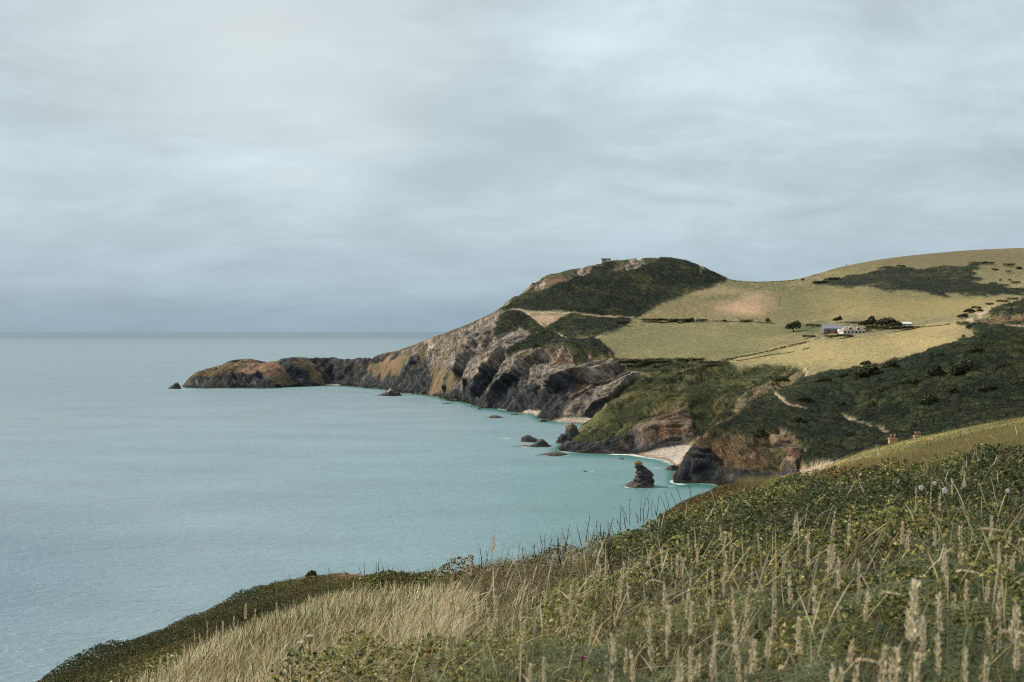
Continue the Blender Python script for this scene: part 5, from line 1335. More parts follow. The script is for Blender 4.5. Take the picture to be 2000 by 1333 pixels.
x, y, z = at_ground(1627.5, 650.5)
k = y / FPX
barn = gable_house('barn', 'long stone barn with a blue-grey slate roof beside the farmhouse', 'barn', (x, y + 3.5, z + 0.2), 0.10, 40*k, 8.0, 8.0*k, 8.0*k*0.9, (0.17,0.145,0.145), (0.235,0.245,0.28))
opening(barn, 'door', 3.0, -4.0, 0.0, 2.2, 2.3, (0.02,0.02,0.025), M_WOOD, (0.2,0.15,0.12)); opening(barn, 'door', -4.0, -4.0, 0.0, 1.2, 2.0, (0.03,0.028,0.03), M_WOOD, (0.2,0.15,0.12))
for wx in (-1.5, 0.8, 5.6): opening(barn, 'window', wx, -4.0, 1.2, 0.9, 0.8, (0.03,0.035,0.04), M_GLASS)
m = MB(); m.prism([(-3.2,-0.6),(3.2,-0.6),(3.2,2.4),(-3.2,3.4)], 'x', 20*k, 20*k+4.6, (0.17,0.10,0.07)); m.build('lean_to', M_WALL, barn)
m = MB(); m.prism([(-3.5,3.4),(3.5,2.3),(3.5,2.5),(-3.5,3.6)], 'x', 20*k+0.02, 20*k+4.9, (0.25,0.17,0.12)); m.build('lean_to_roof', M_ROOF, barn)

x, y, z = at_ground(1667, 652)
k = y / FPX
fh = empty('farmhouse', (x, y + 3, z + 0.15), 0.05); tag(fh, 'low farmhouse with a tan hipped roof, two dormers and a white veranda', 'farmhouse')
L, W, hw, hr = 44*k, 8.5, 1.9, 9.5*k
m = MB(); m.box(-L/2, L/2, -W/2, W/2, -0.6, hw, (0.55,0.52,0.47)); m.build('wall', M_WALL, fh)
m = MB(); e = 0.5
rv = [(-L/2-e,-W/2-e,hw-0.05),(L/2+e,-W/2-e,hw-0.05),(L/2+e,W/2+e,hw-0.05),(-L/2-e,W/2+e,hw-0.05),(-L/2+L*0.23,0,hw+hr),(L/2-L*0.27,0,hw+hr)]
m.add(rv, [(0,1,5,4),(1,2,5),(2,3,4,5),(3,0,4),(3,2,1,0)], (0.30,0.255,0.205)); roof = m.build('roof', M_ROOF, fh)
for dx in (-L*0.17, L*0.20):
    m = MB(); m.prism([(dx-1.6,hw+0.9),(dx+1.6,hw+0.9),(dx,hw+3.0)], 'y', -W/2+0.7, 0.0, (0.32,0.275,0.225)); dm = m.build('dormer', M_ROOF, fh)
    m = MB(); m.prism([(dx-0.95,hw+1.05),(dx+0.95,hw+1.05),(dx,hw+2.35)], 'y', -W/2+0.62, -W/2+0.72, (0.03,0.03,0.035)); m.build('window', M_GLASS, dm)
for wx in np.linspace(-L/2+1.2, L/2-1.2, 6): opening(fh, 'window', float(wx), -W/2, 0.15, 1.35, 1.35, (0.025,0.025,0.03), M_GLASS, (0.68,0.66,0.62))
for wx in np.linspace(-L/2, L/2, 7):
    m = MB(); m.box(wx-0.12, wx+0.12, -W/2-0.45, -W/2-0.25, -0.5, hw-0.06, (0.7,0.68,0.64)); m.build('veranda_post', M_PAINT, fh)
m = MB(); m.box(0.6, 1.2, -0.3, 0.3, hw+hr-0.5, hw+hr+0.9, (0.4,0.36,0.31)); m.build('chimney', M_WALL, fh)

x, y, z = at_ground(1643, 650.5); k = y / FPX
sh = gable_house('outbuilding', 'small white outbuilding between the barn and the farmhouse', 'outbuilding', (x, y + 2, z + 0.1), 0.0, 9*k, 3.2, 5.5*k, 0.4, (0.66,0.66,0.66), (0.7,0.71,0.73), 0.15)
opening(sh, 'door', -0.2, -1.6, 0.0, 1.7, 1.6, (0.02,0.02,0.025), M_WOOD)
x, y, z = at_ground(1768, 636.5, 600); k = y / FPX
ls = gable_house('shed', 'long low white shed at the top of the farm trees', 'shed', (x, y + 3, z + 0.2), 0.02, 28*k, 5.0, 3.2*k, 2.6*k, (0.42,0.46,0.45), (0.72,0.75,0.73), 0.2)
for wx in (-3.5, 0.0, 3.5): opening(ls, 'window', wx, -2.5, 0.35, 1.0, 0.6, (0.04,0.05,0.05), M_GLASS)

x, y, z = at_ground(1631, 651.5)
car = empty('parked_car', (x, y - 0.5, z), 0.1); tag(car, 'small dark red car parked in front of the barn', 'car')
m = MB(); m.prism([(-1.95,0.3),(1.95,0.3),(2.0,0.75),(1.2,0.85),(0.75,1.4),(-1.3,1.42),(-1.9,0.9)], 'y', -0.8, 0.8, (0.22,0.03,0.03)); m.build('body', M_PAINT, car)
for sx in (-1.25, 1.25):
    for sy in (-0.75, 0.75):
        m = MB(); m.tube([(sx, sy-0.09, 0.32),(sx, sy+0.09, 0.32)], 0.32, 14, (0.02,0.02,0.02)); m.build('wheel', M_PAINT, car)
m = MB(); m.prism([(-1.2,0.92),(0.85,0.92),(0.65,1.32),(-1.1,1.34)], 'y', -0.82, -0.78, (0.03,0.03,0.04)); m.build('window', M_GLASS, car)

# lookout on the hill top
x, y, z = P(1183, 510.8, 1026); z = max(float(zland(x, y)), z); k = y / FPX
hut = empty('lookout_hut', (x, y, z), 0.15); tag(hut, 'flat-roofed grey lookout hut on the summit of the dark hill', 'hut')
m = MB(); m.box(-9*k, 9*k, -2.2, 2.2, -3.0, 4.6*k, (0.36,0.35,0.33)); m.build('wall', M_WALL, hut)
m = MB(); m.box(-9.4*k, 9.4*k, -2.5, 2.5, 4.6*k+0.003, 4.6*k+0.35, (0.11,0.12,0.125)); m.build('roof', M_ROOF, hut)
for wx, ww in ((-6.0*k, 2.4), (-1.5*k, 2.6), (6.8*k, 1.4)): opening(hut, 'window', wx, -2.2, 0.9, ww, 1.1, (0.04,0.045,0.055), M_GLASS, (0.45,0.45,0.45))
m = MB(); m.box(2.3*k, 4.3*k, -2.26, -2.2, 0.0, 2.2, (0.66,0.66,0.66)); m.build('door', M_PAINT, hut)
m = MB(); m.tube([(-8*k,0,4.6*k+0.3),(-8*k,0,4.6*k+1.4)], 0.12, 6, (0.2,0.2,0.2)); m.build('flue', M_WOOD, hut)

# village houses behind the grassy ridge: only their chimneys clear it
def village_house(lab, cu, cv, D, side, zr, wall, brick, npots):
    cx = (cu - CU) / FPX * D
    gz = float(zland(cx + side * 4.3, D))
    t = gable_house('house', lab, 'house', (cx + side * 4.3, D, gz), 0.0, 9.6, 7.0, zr - gz - 2.6, 2.6, wall, (0.10,0.10,0.11))
    top = P(cu, cv, D)[2] - gz
    m = MB(); m.box(-side*4.3-0.75, -side*4.3+0.75, -0.45, 0.45, zr - gz - 1.5, top, brick); m.box(-side*4.3-0.84, -side*4.3+0.84, -0.54, 0.54, top-0.28, top-0.05, tuple(0.85*b for b in brick))
    ch = m.build('chimney', M_WALL, t)
    for i in range(npots):
        px_ = -side*4.3 + (i - (npots-1)/2) * 1.3/npots
        m = MB(); m.tube([(px_,0,top-0.02),(px_,0,top+0.3),(px_,0,top+0.72)], [0.17,0.13,0.15], 9, (0.30,0.15,0.09) if i % 2 == 0 else (0.34,0.20,0.14)); m.build('pot', M_WALL, ch, True)
    for wx in (-2.2, 2.0): opening(t, 'window', wx, -3.5, 1.0, 1.0, 1.3, (0.03,0.035,0.04), M_GLASS)
    return t
village_house('village house whose broad orange brick chimney shows over the grassy ridge', 1745, 856, 186, 1, P(1745, 868, 186)[2], (0.5,0.46,0.38), (0.37,0.245,0.14), 2)
village_house('village house whose row of four chimney pots shows over the grassy ridge', 1793, 850.5, 206, 1, P(1793, 860, 206)[2], (0.55,0.52,0.47), (0.36,0.22,0.16), 4)

# poles and posts
def pole(nm, lab, cat, u, vb, vt, d0, rad, c, arm=True, group=None):
    x, y, z = ground_hit(u, vb, d0); H = (vb - vt) * y / FPX
    m = MB(); m.tube([(0,0,-0.6),(0,0,H*0.5),(0.02*H*0.2,0,H)], [rad*1.2, rad, rad*0.8], 7, c)
    if arm: m.box(-0.9, 0.9, -0.08, 0.08, H-0.5, H-0.32, c)
    o = m.build(nm, M_WOOD, None, True); o.location = (x, y, z)
    return tag(o, lab, cat, group)
pole('utility_pole', 'dark wooden pole standing alone on the pasture slope', 'pole', 1523, 598, 582, 800, 0.22, (0.075,0.055,0.04))
pole('utility_pole', 'taller of two pale poles in the heath on the summit shoulder', 'pole', 1367.5, 541, 526, 900, 0.22, (0.34,0.34,0.32))
pole('utility_pole', 'shorter of two pale poles in the heath on the summit shoulder', 'pole', 1370.8, 540, 528, 900, 0.16, (0.30,0.30,0.28))
pole('utility_pole', 'pale pole behind the farmhouse roof', 'pole', 1654.5, 640, 629, 600, 0.16, (0.42,0.40,0.36), False)
pole('fence_post', 'single post on the skyline of the hill pasture', 'post', 1653.5, 520.5, 516, 1000, 0.28, (0.05,0.045,0.04), False)
pole('fence_post', 'pale post on the valley floor below the scrub', 'post', 1604.5, 911, 903.5, 370, 0.09, (0.5,0.5,0.48), False)
pole('fence_post', 'shorter pale post on the valley floor close to the grassy ridge', 'post', 1616, 910.5, 906, 370, 0.09, (0.5,0.5,0.48), False)
def marker(lab, u, v, s):
    x, y, z = ground_hit(u, v, 545); k = y / FPX * s
    V, F, CC = [], [], []
    m = MB(); m.add([(-.5*k,-.4*k,-.3),(.5*k,-.45*k,-.3),(.55*k,.4*k,-.3),(-.5*k,.4*k,-.3),(-.38*k,-.3*k,.55*k),(.3*k,-.32*k,.75*k),(.4*k,.3*k,.6*k),(-.3*k,.28*k,.7*k)],
                    [(0,3,2,1),(4,5,6,7),(0,1,5,4),(1,2,6,5),(2,3,7,6),(3,0,4,7)], (0.68,0.64,0.58))
    o = m.build('boulder', M_WALL); o.location = (x, y, z); tag(o, lab, 'boulder', 'pale stones beside the lane')
for lab, u, v, s in (('pale stone where the lane turns', 1887, 631, 2.4), ('large pale stone beside the lane by the dark bank', 1914.5, 634.5, 3.2), ('pale stone at the end of the lane wall above the valley scrub', 1930, 640.5, 2.6), ('reddish pale stone on the scrub slope below the lower footpath', 1694, 853, 5)):
    if v > 800:
        x, y, z = ground_hit(u, v, 385); k = y / FPX * s
        m = MB(); m.add([(-.5*k,-.4*k,-.3),(.5*k,-.45*k,-.3),(.55*k,.4*k,-.3),(-.5*k,.4*k,-.3),(-.38*k,-.3*k,.9*k),(.3*k,-.32*k,1.1*k),(.4*k,.3*k,1.0*k),(-.3*k,.28*k,1.1*k)],
                        [(0,3,2,1),(4,5,6,7),(0,1,5,4),(1,2,6,5),(2,3,7,6),(3,0,4,7)], (0.52,0.34,0.26))
        o = m.build('boulder', M_WALL); o.location = (x, y, z); tag(o, lab, 'boulder')
    else: marker(lab, u, v, s)

# ---------------------------------------------------------------- birds
def bird(lab, u, v, D, span, yaw, bank, c_wing, c_body, nm='gull', cat='gull'):
    V, F, CC = [], [], []
    m = MB(); s = span
    m.tube([(0,-0.24*s,0),(0,-0.19*s,0.005*s),(0,-0.05*s,0),(0,0.1*s,0.01*s),(0,0.19*s,0.02*s),(0,0.235*s,0.025*s),(0,0.265*s,0.02*s),(0,0.30*s,0.012*s)], [0.008*s,0.03*s,0.055*s,0.05*s,0.03*s,0.034*s,0.02*s,0.004*s], 8, c_body)
    m.add([(-0.05*s,-0.30*s,0),(0.05*s,-0.30*s,0),(0.03*s,-0.17*s,0.012*s),(-0.03*s,-0.17*s,0.012*s),(0,-0.30*s,0.012*s)], [(0,1,2,3),(3,2,4)], c_body)
    for q in (-1, 1):
        xs = [(0.03,0.09,-0.07,0.0),(0.20,0.12,-0.04,0.07),(0.36,0.06,-0.05,0.055),(0.5,-0.08,-0.10,0.02)]
        top = [(q*a*s, b*s, h*s+0.012*s) for a, b, c, h in xs] + [(q*a*s, c*s, h*s) for a, b, c, h in xs[::-1]]
        bot = [(p[0], p[1], p[2]-0.012*s) for p in top]; n = len(top)
        m.add(top + bot, [(0,1,6,7),(1,2,5,6),(2,3,4,5),(15,14,9,8),(14,13,10,9),(13,12,11,10)] + [(i, n+i, n+(i+1)%n, (i+1)%n) for i in range(n)], c_wing)
    o = m.build(nm, M_FEATHER, None, True); o.location = P(u, v, D); o.rotation_euler = (0.1, bank, yaw)
    tag(o, lab, cat)
bird('white gull flying low over the sea', 160.5, 1059, 190, 1.15, math.radians(120), math.radians(38), (0.78,0.79,0.80), (0.82,0.82,0.82))
bird('dark seabird skimming the water ahead of another', 122.5, 794.5, 640, 1.5, math.radians(80), 0.5, (0.02,0.02,0.02), (0.02,0.02,0.02), 'seabird', 'seabird')
bird('greyer seabird following a dark one low over the water', 115.5, 794, 640, 1.3, math.radians(85), 0.3, (0.10,0.10,0.10), (0.10,0.10,0.10), 'seabird', 'seabird')
bird('dark seabird above the lone pointed rock off the headland', 324.5, 750, 900, 1.4, math.radians(10), 1.2, (0.03,0.03,0.03), (0.03,0.03,0.03), 'seabird', 'seabird')
bird('distant dark bird high in the cloudy sky', 1077.5, 243, 500, 0.9, math.radians(60), 0.4, (0.05,0.05,0.05), (0.05,0.05,0.05), 'seabird', 'seabird')

# ---------------------------------------------------------------- single plants on the near slope
def stem_depth(u, v, clear, d0=1.9, d1=40.0):
    """Forward distance at which a tip on the sight line (u, v) stands `clear` metres above the plant cover."""
    d = np.geomspace(d0, d1, 500); p = P(u, v, 1.0); hgt = HCAM + (p[2] - HCAM) * d - zland(p[0] * d, d)
    k = np.where(hgt < clear)[0]
    return float(d[k[0]]) if len(k) else None

def seed_head_mesh(frac, style, seed):
    """Unit stalk (height 1): the head fills the top `frac`; style 0 spike, 1 full plume, 2 arching plume."""
    r = np.random.default_rng(seed)
    def axis(t):
        b = 0.0 if style < 2 else 0.55
        x = 0.03 * np.sin(t * 2.2 + seed) + b * np.maximum(t - 0.45, 0) ** 2 * 1.6
        z = t - (0.9 * np.maximum(t - 0.6, 0) ** 2 * 1.8 if style == 2 else 0)
        return np.stack([x, 0.02 * np.sin(t * 3 + seed * 2), z], axis=-1)
    m = MB(); ts = np.linspace(0, 1, 9)
    m.tube([tuple(p) for p in axis(ts)], list(np.interp(ts, [0, 0.7, 1], [0.0032, 0.0020, 0.0009])), 5, (0.20,0.19,0.085))
    stem = bpy.data.meshes.new('stem'); stem.from_pydata(m.v, [], m.f)
    a = stem.attributes.new('Col', 'FLOAT_COLOR', 'POINT'); a.data.foreach_set('color', np.array([(*c, 1) for c in m.c], np.float32).ravel()); stem.materials.append(M_GRASS)
    n = int((170 if style else 120) * (0.5 + frac * 1.6))
    t = 1 - frac * r.random(n) ** 0.9; s = (t - (1 - frac)) / frac
    rad = {0: 0.0062, 1: 0.0115, 2: 0.013}[style] * np.interp(s, [0, 0.2, 0.6, 1], [0.55, 1.0, 0.75, 0.2])
    if style: rad *= 0.65 + 0.6 * (np.sin(s * 23 + seed) > 0)          # broken, lobed outline
    th = r.uniform(0, 2 * np.pi, n)
    base = axis(t) + np.stack([np.cos(th), np.sin(th), 0 * th], axis=1) * (rad * r.uniform(0.2, 1, n))[:, None]
    d = np.stack([np.cos(th) * 0.5, np.sin(th) * 0.5, np.full(n, 0.9)], axis=1) + r.normal(0, 0.2, (n, 3)); d /= np.linalg.norm(d, axis=1, keepdims=True)
    if style == 2: d[:, 2] -= 0.5 * s; d[:, 0] += 0.6 * s
    L = r.uniform(0.014, 0.027, n)[:, None]; sd = np.cross(d, r.normal(size=(n, 3))); sd /= np.linalg.norm(sd, axis=1, keepdims=True); W = r.uniform(0.0020, 0.0042, n)[:, None]
    V = np.stack([base, base + d * L * 0.45 + sd * W, base + d * L, base + d * L * 0.45 - sd * W], axis=1).reshape(-1, 3)
    F = np.arange(n * 4).reshape(n, 4)
    cc = np.array([(0.68,0.575,0.395),(0.74,0.655,0.49),(0.54,0.44,0.27)])[r.integers(0, 3, n)] * r.uniform(0.8, 1.2, (n, 1))
    head = mesh_np('seed_head', V, F, M_GRASS, np.repeat(cc, 4, axis=0), smooth=False, link=False)
    return stem, head
FRACS = [0.14, 0.22, 0.32, 0.45]
_heads = {}
def stalk(tip, foot, label, group=None, clear=0.33, style=None, D=None, thick=1.0):
    (u, v), (ub, vb) = tip, foot
    D = D or stem_depth(u, v, clear)
    if D is None: D = 24.0
    T, B = Vector(P(u, v, D)), Vector(P(ub, vb, D))
    hl = (T - B).length
    rz_ = float(zland(B.x, B.y)) - 0.38
    R = Vector((B.x + (B.x - T.x) * 0.25, B.y + 0.02, min(rz_, B.z - 0.1)))
    L = (T - R).length; f = hl / L
    fi = min(range(4), key=lambda i: abs(FRACS[i] - f))
    st = style if style is not None else random.choice([0, 0, 1])
    key = (fi, st, random.randrange(3))
    if key not in _heads: _heads[key] = seed_head_mesh(FRACS[fi], st, 10 * fi + 3 * st + key[2] + 1)
    t = empty('grass_stalk', R)
    zax = (T - R).normalized()
    if st == 2: t.rotation_euler = (0, 0, 0 if T.x > B.x else math.pi)
    else: t.rotation_euler = zax.to_track_quat('Z', 'Y').to_euler()
    thick *= random.uniform(0.6, 1.0) if group else 1.0
    t.scale = (L * thick, L * thick, L)
    tag(t, label, 'grass', group)
    for nm, me in zip(('stem', 'seed_head'), _heads[key]):
        o = bpy.data.objects.new(nm, me); C.collection.objects.link(o); o.parent = t
    return t

stalk((1797,1148), (1738,1270), 'thickest tan seed head in the bottom corner, blurred and tilted', D=2.25, style=1, thick=1.0)
stalk((1738,1262), (1722,1333), 'blurred tan seed head directly below the thickest one', D=2.3, style=1)
stalk((1217,1096), (1195,1212), 'long tan seed head leaning over the dark bramble gap', style=1)
stalk((1268,1185), (1275,1322), 'tall cream seed head standing straight up at the bottom middle', style=1)
stalk((1112,1147), (1101,1228), 'slender tan seed head above the fern tips', style=0)
stalk((961,1047), (956,1090), 'pale seed head rising clear of the skyline against the water', D=7.5, style=1)
stalk((916,1083), (919,1128), 'thin pale seed head just left of the one against the water', D=8.0, style=0)
stalk((1900,968), (1880,1000), 'big arching seed plume curving over the white flowers', style=2)
stalk((1858,1035), (1832,1075), 'arching tan plume bent over the tangled grass', style=2)
HEADS = [((1160,1197),(1136,1275),1),((1025,1210),(1005,1295),1),((1015,1197),(1011,1240),0),((1291,1070),(1286,1115),0),((1387,1112),(1385,1178),0),((1435,1150),(1448,1225),1),((1470,1147),(1415,1250),1),
 ((1475,1257),(1458,1322),1),((1402,1257),(1380,1330),0),((1167,1085),(1184,1135),0),((1260,1072),(1238,1100),2),((1346,1045),(1352,1068),0),((1410,1028),(1427,1058),0),((1482,1045),(1496,1085),0),((1150,1133),(1147,1165),0),
 ((1760,1022),(1757,1075),1),((1771,1034),(1767,1072),1),((1630,998),(1620,1058),1),((1662,1006),(1660,1062),1),((1552,1008),(1550,1052),1),((1632,1068),(1614,1122),1),((1580,1063),(1567,1112),1),((1845,1068),(1870,1150),1),
 ((1880,1030),(1890,1095),1),((1670,1098),(1668,1168),0),((1538,1127),(1533,1185),0),((1507,1118),(1502,1235),1),((1600,1147),(1590,1205),0),((1845,1248),(1848,1330),0),((1667,1298),(1654,1333),1),((1916,1288),(1926,1333),1),
 ((1896,1273),(1901,1320),0),((1782,952),(1786,998),0),((1818,932),(1816,996),0),((1841,965),(1846,1002),0),((1882,922),(1880,962),1),((1865,937),(1864,962),0),((958,1188),(966,1255),1),((971,1166),(978,1232),1),
 ((1930,1010),(1945,1045),1),((1978,985),(1975,1012),2),((1940,1130),(1925,1165),2),((1965,1150),(1970,1230),0),((1700,1075),(1690,1105),2),((1560,1215),(1545,1265),1),((1620,1250),(1600,1300),2),((1985,1170),(1975,1205),2),((1350,1160),(1346,1205),0),
 ((1228,1140),(1232,1180),0),((1060,1290),(1050,1333),1),((1190,1310),(1180,1333),1),((1310,1230),(1305,1285),0),((1345,1270),(1338,1320),1),((1330,1085),(1322,1130),0),((1425,1085),(1418,1130),0),((1445,1215),(1430,1265),0)]
for tp, ft, sty in HEADS: stalk(tp, ft, 'pale dry seed head of tall grass among the brambles', 'seed heads rising from the brambles', style=sty)
for tp, ft in [((401,1197),(401,1245)),((476,1182),(474,1214)),((481,1180),(484,1210)),((497,1190),(485,1212)),((381,1229),(383,1256)),((389,1240),(396,1262)),((426,1224),(421,1247)),((439,1215),(438,1240)),((461,1204),(460,1228)),((331,1277),(334,1294)),
               ((314,1288),(319,1307)),((357,1273),(368,1297)),((404,1215),(405,1248)),((540,1180),(545,1200)),((700,1163),(690,1185))]:
    stalk(tp, ft, 'cream seed head standing above the straw grass against dark heath', 'seed heads along the straw grass edge', style=0, clear=0.38)
r_ = random.Random(5)
for i in range(75):
    u, v = r_.uniform(1000, 1995), r_.uniform(1030, 1320)
    if v < 1010 + (1995 - u) * 0.05: continue
    if u < 1250 and v < 1110: continue
    hl = r_.uniform(22, 40) * (0.6 + (v - 1000) / 330)
    a = r_.gauss(0.2, 0.55)
    stalk((u, v), (u - hl * math.sin(a), v + hl * math.cos(a)), 'pale dry seed head of tall grass among the brambles', 'seed heads rising from the brambles', style=r_.choice([0, 0, 1, 1, 2]), clear=r_.uniform(0.15, 0.4))

# bare dead stalks along the skyline
DEAD = [((1231,969),(1230,1022)),((1252,968),(1251,1014)),((1259,965),(1257,1016)),((1270,962),(1263,1012)),((1273,972),(1274,1005)),((1287,963),(1282,1002)),((1297,958),(1308,992)),((1290,968),(1302,998)),((1212,986),(1211,1030)),((1213,986),(1226,1016)),((1218,1007),(1222,1028)),
 ((1197,1008),(1188,1042)),((1188,1020),(1187,1042)),((1166,1017),(1165,1046)),((1172,1021),(1174,1045)),((1150,1001),(1144,1050)),((1126,1023),(1136,1056)),((1113,1024),(1105,1062)),((1098,1030),(1104,1064)),((1161,1032),(1154,1052)),((1065,1042),(1064,1070)),((1056,1044),(1057,1072)),((1077,1045),(1072,1070)),((1092,1047),(1090,1068)),
 ((1042,1060),(1047,1080)),((939,1070),(940,1100)),((875,1092),(876,1128)),((891,1106),(890,1122)),((1310,960),(1320,985)),((1320,952),(1332,978)),((1345,945),(1350,968)),((1205,1012),(1214,1032)),((1240,1000),(1246,1020)),((1278,985),(1282,1004)),((1180,1028),(1178,1044)),((1020,1068),(1024,1086)),
 ((565,1119),(568,1140)),((590,1122),(593,1138)),((642,1108),(644,1130)),((701,1105),(707,1126)),((710,1100),(712,1124)),((735,1096),(736,1120)),((741,1091),(740,1120)),((737,1106),(742,1120)),((747,1104),(750,1122)),((754,1111),(757,1126)),((768,1107),(769,1126)),((783,1112),(787,1128)),((818,1110),(820,1130)),((950,1075),(952,1092))]
for (u, v), (ub, vb) in DEAD:
    D = stem_depth(ub, vb - 4, 0.04, 6, 60) or 40.0
    T, B = Vector(P(u, v, D)), Vector(P(ub, vb, D)); r0 = random.Random(int(u * 7 + v))
    B.z -= 0.1; H = (T - B).length; mid = B.lerp(T, 0.5) + Vector((r0.gauss(0, 0.03) * H, 0, 0))
    w = 0.00055 * D ** 0.75 + 0.0013
    cdk = (0.045,0.034,0.028) if ub > 800 else (0.05,0.04,0.03)
    m = MB(); m.tube([(0,0,0), tuple(mid - B), tuple(B.lerp(T, 0.8) - B + Vector((r0.gauss(0,0.03)*H,0,0))), tuple(T - B)], [w*1.3, w, w*0.8, w*0.4], 5, cdk)
    for q in range(r0.randrange(1, 4)):
        s = r0.uniform(0.35, 0.85); p = (B.lerp(T, s) - B); dx = r0.choice([-1, 1]) * r0.uniform(0.05, 0.14) * H
        m.tube([tuple(p), tuple(p + Vector((dx, 0, abs(dx) * 1.1)))], [w*0.6, w*0.3], 4, cdk)
    o = m.build('dead_stalk', M_WOOD, None, True); o.location = B
    tag(o, 'bare dark dead plant stalk standing up along the skyline of the slope' if ub > 850 else 'bare dark dead stalk on the skyline of the far heath', 'dead stalk', 'bare stalks on the slope skyline' if ub > 850 else 'bare stalks on the heath skyline')
for (u, v), (ub, vb), lab in (((1189,1043),(1197,1195),'tallest bare dark stem standing among the brambles'),((1088,1045),(1101,1165),'forked dark stem rising from the brown mixed growth'),((713,1170),(711,1240),'dark thin stem standing in the straw grass')):
    D = stem_depth(ub, vb - 60, 0.10, 2.5, 40); T, B = Vector(P(u, v, D)), Vector(P(ub, vb, D))
    m = MB(); H = (T - B).length; w = 0.006 if u > 800 else 0.004
    m.tube([(0,0,-0.2),(0,0,0), tuple((T-B)*0.35+Vector((0.02,0,0))), tuple((T-B)*0.7-Vector((0.01,0,0))), tuple(T-B)], [w,w,w*0.85,w*0.7,w*0.3], 6, (0.035,0.026,0.022))
    for s, dx in ((0.45,-0.10),(0.55,0.12),(0.66,0.09),(0.72,-0.11),(0.82,0.07)):
        p = (T - B) * s; m.tube([tuple(p), tuple(p + Vector((dx*H*0.5,0.01,abs(dx)*H*0.8))), tuple(p + Vector((dx*H*0.8,0.02,abs(dx)*H*1.7)))], [w*0.5,w*0.35,w*0.2], 5, (0.04,0.03,0.025))
    o = m.build('dead_stalk', M_WOOD, None, True); o.location = B; tag(o, lab, 'dead stalk')
for (u, v), (ub, vb) in (((1045,1178),(1043,1225)),((1053,1185),(1046,1215)),((1067,1140),(1078,1165)),((1167,1252),(1188,1290)),((1187,1248),(1192,1310)),((1110,1190),(1114,1222)),((1126,1187),(1138,1208))):
    D = stem_depth(ub, vb, 0.05, 2.2, 30); T, B = Vector(P(u, v, D)), Vector(P(ub, vb, D)); H = (T - B).length
    m = MB(); m.tube([(0,0,-0.15),(0,0,0), tuple((T-B)*0.5+Vector((0.02*H,0,0))), tuple(T-B)], [0.004,0.004,0.003,0.0012], 5, (0.46,0.41,0.33))
    m.tube([tuple((T-B)*0.55), tuple((T-B)*0.8+Vector((0.12*H,0,0)))], [0.0025,0.001], 5, (0.46,0.41,0.33))
    o = m.build('dead_twig', M_WOOD, None, True); o.location = B; tag(o, 'bleached pale dead twig poking out of the brambles', 'twig', 'bleached twigs in the brambles')

# bracken fronds
def frond(seed, L=0.6):
    r = np.random.default_rng(seed); V, CC = [], []
    ax = lambda t: np.array([0.0, 0.62 * t, 0.62 * t - 0.62 * t * t]) * L / 0.72
    base = np.array([(0.075,0.098,0.034),(0.105,0.122,0.042),(0.058,0.082,0.032)][seed % 3])
    for i in range(15):
        t = 0.18 + 0.8 * i / 15; p = ax(t); tn = ax(t + 0.02) - ax(t); tn /= np.linalg.norm(tn)
        pl = 0.23 * L / 0.72 * math.sin(math.pi * min(1, (1.04 - t) / 0.95)) ** 0.8
        for s in (-1, 1):
            d = np.array([s * 1.0, 0, 0]) + tn * 0.45 + np.array([0, 0, -0.12]); d /= np.linalg.norm(d)
            nrm = np.cross(d, tn) * s; w = np.cross(nrm, d); w /= np.linalg.norm(w)
            K = max(3, int(9 * pl / 0.2))
            for j in range(K):
                q0 = p + d * pl * (j + 0.5) / K + np.array([0, 0, -0.10 * pl * ((j + 1) / K) ** 2]); lw = 0.0092 * L / 0.72 * (1 - 0.7 * j / K); sw = pl / K * 0.44
                for e in (-1, 1):
                    tipq = q0 + w * e * lw + d * 0.3 * lw
                    V += [q0 - d * sw, q0 + d * sw, tipq + d * sw * 0.3, tipq - d * sw * 0.3]; CC += [base * r.uniform(0.75, 1.3)] * 4
    # stalk and midrib
    ts = np.linspace(-0.25, 1, 12)
    for a, b in zip(ts[:-1], ts[1:]):
        pa, pb = (ax(max(a, 0)) + np.array([0, 0, min(a, 0) * 1.4 * L])), (ax(max(b, 0)) + np.array([0, 0, min(b, 0) * 1.4 * L])); wv = 0.004 * (1.1 - max(a, 0))
        V += [pa + [-wv,0,0], pa + [wv,0,0], pb + [wv,0,0], pb + [-wv,0,0]]; CC += [np.array((0.15,0.15,0.06))] * 4
    V = np.array(V); return mesh_np('frond', V, np.arange(len(V)).reshape(-1, 4), M_LEAF, np.array(CC), smooth=False, link=False)
FRONDS = [frond(s) for s in range(3)]
def fern(u, v, label, group, n=3, yaw=0.0, size=1.0, clear=0.16):
    D = stem_depth(u, v, clear, 1.8, 20)
    if D is None: return
    x, y, z = P(u, v, D)
    t = empty('fern', (x, y, z - 0.12)); tag(t, label, 'fern', group)
    for i in range(n):
        o = bpy.data.objects.new('frond', FRONDS[(i + int(u)) % 3]); C.collection.objects.link(o); o.parent = t
        o.rotation_euler = (random.uniform(-0.25, 0.2), random.uniform(-0.2, 0.2), yaw + i * 6.283 / n + random.uniform(-0.5, 0.5)); o.scale = (size * random.uniform(0.8, 1.15),) * 3
fern(1385, 1140, 'pale green fern frond fanned out beside a seed head', None, 2, 0.6, 0.8)
fern(895, 1232, 'dark feathery fern in front of the straw grass edge', None, 3, 0.3, 0.6)
fern(1900, 1195, 'large blurred fern in the bottom corner behind the thickest seed head', None, 4, 0.8, 1.0, 0.22)
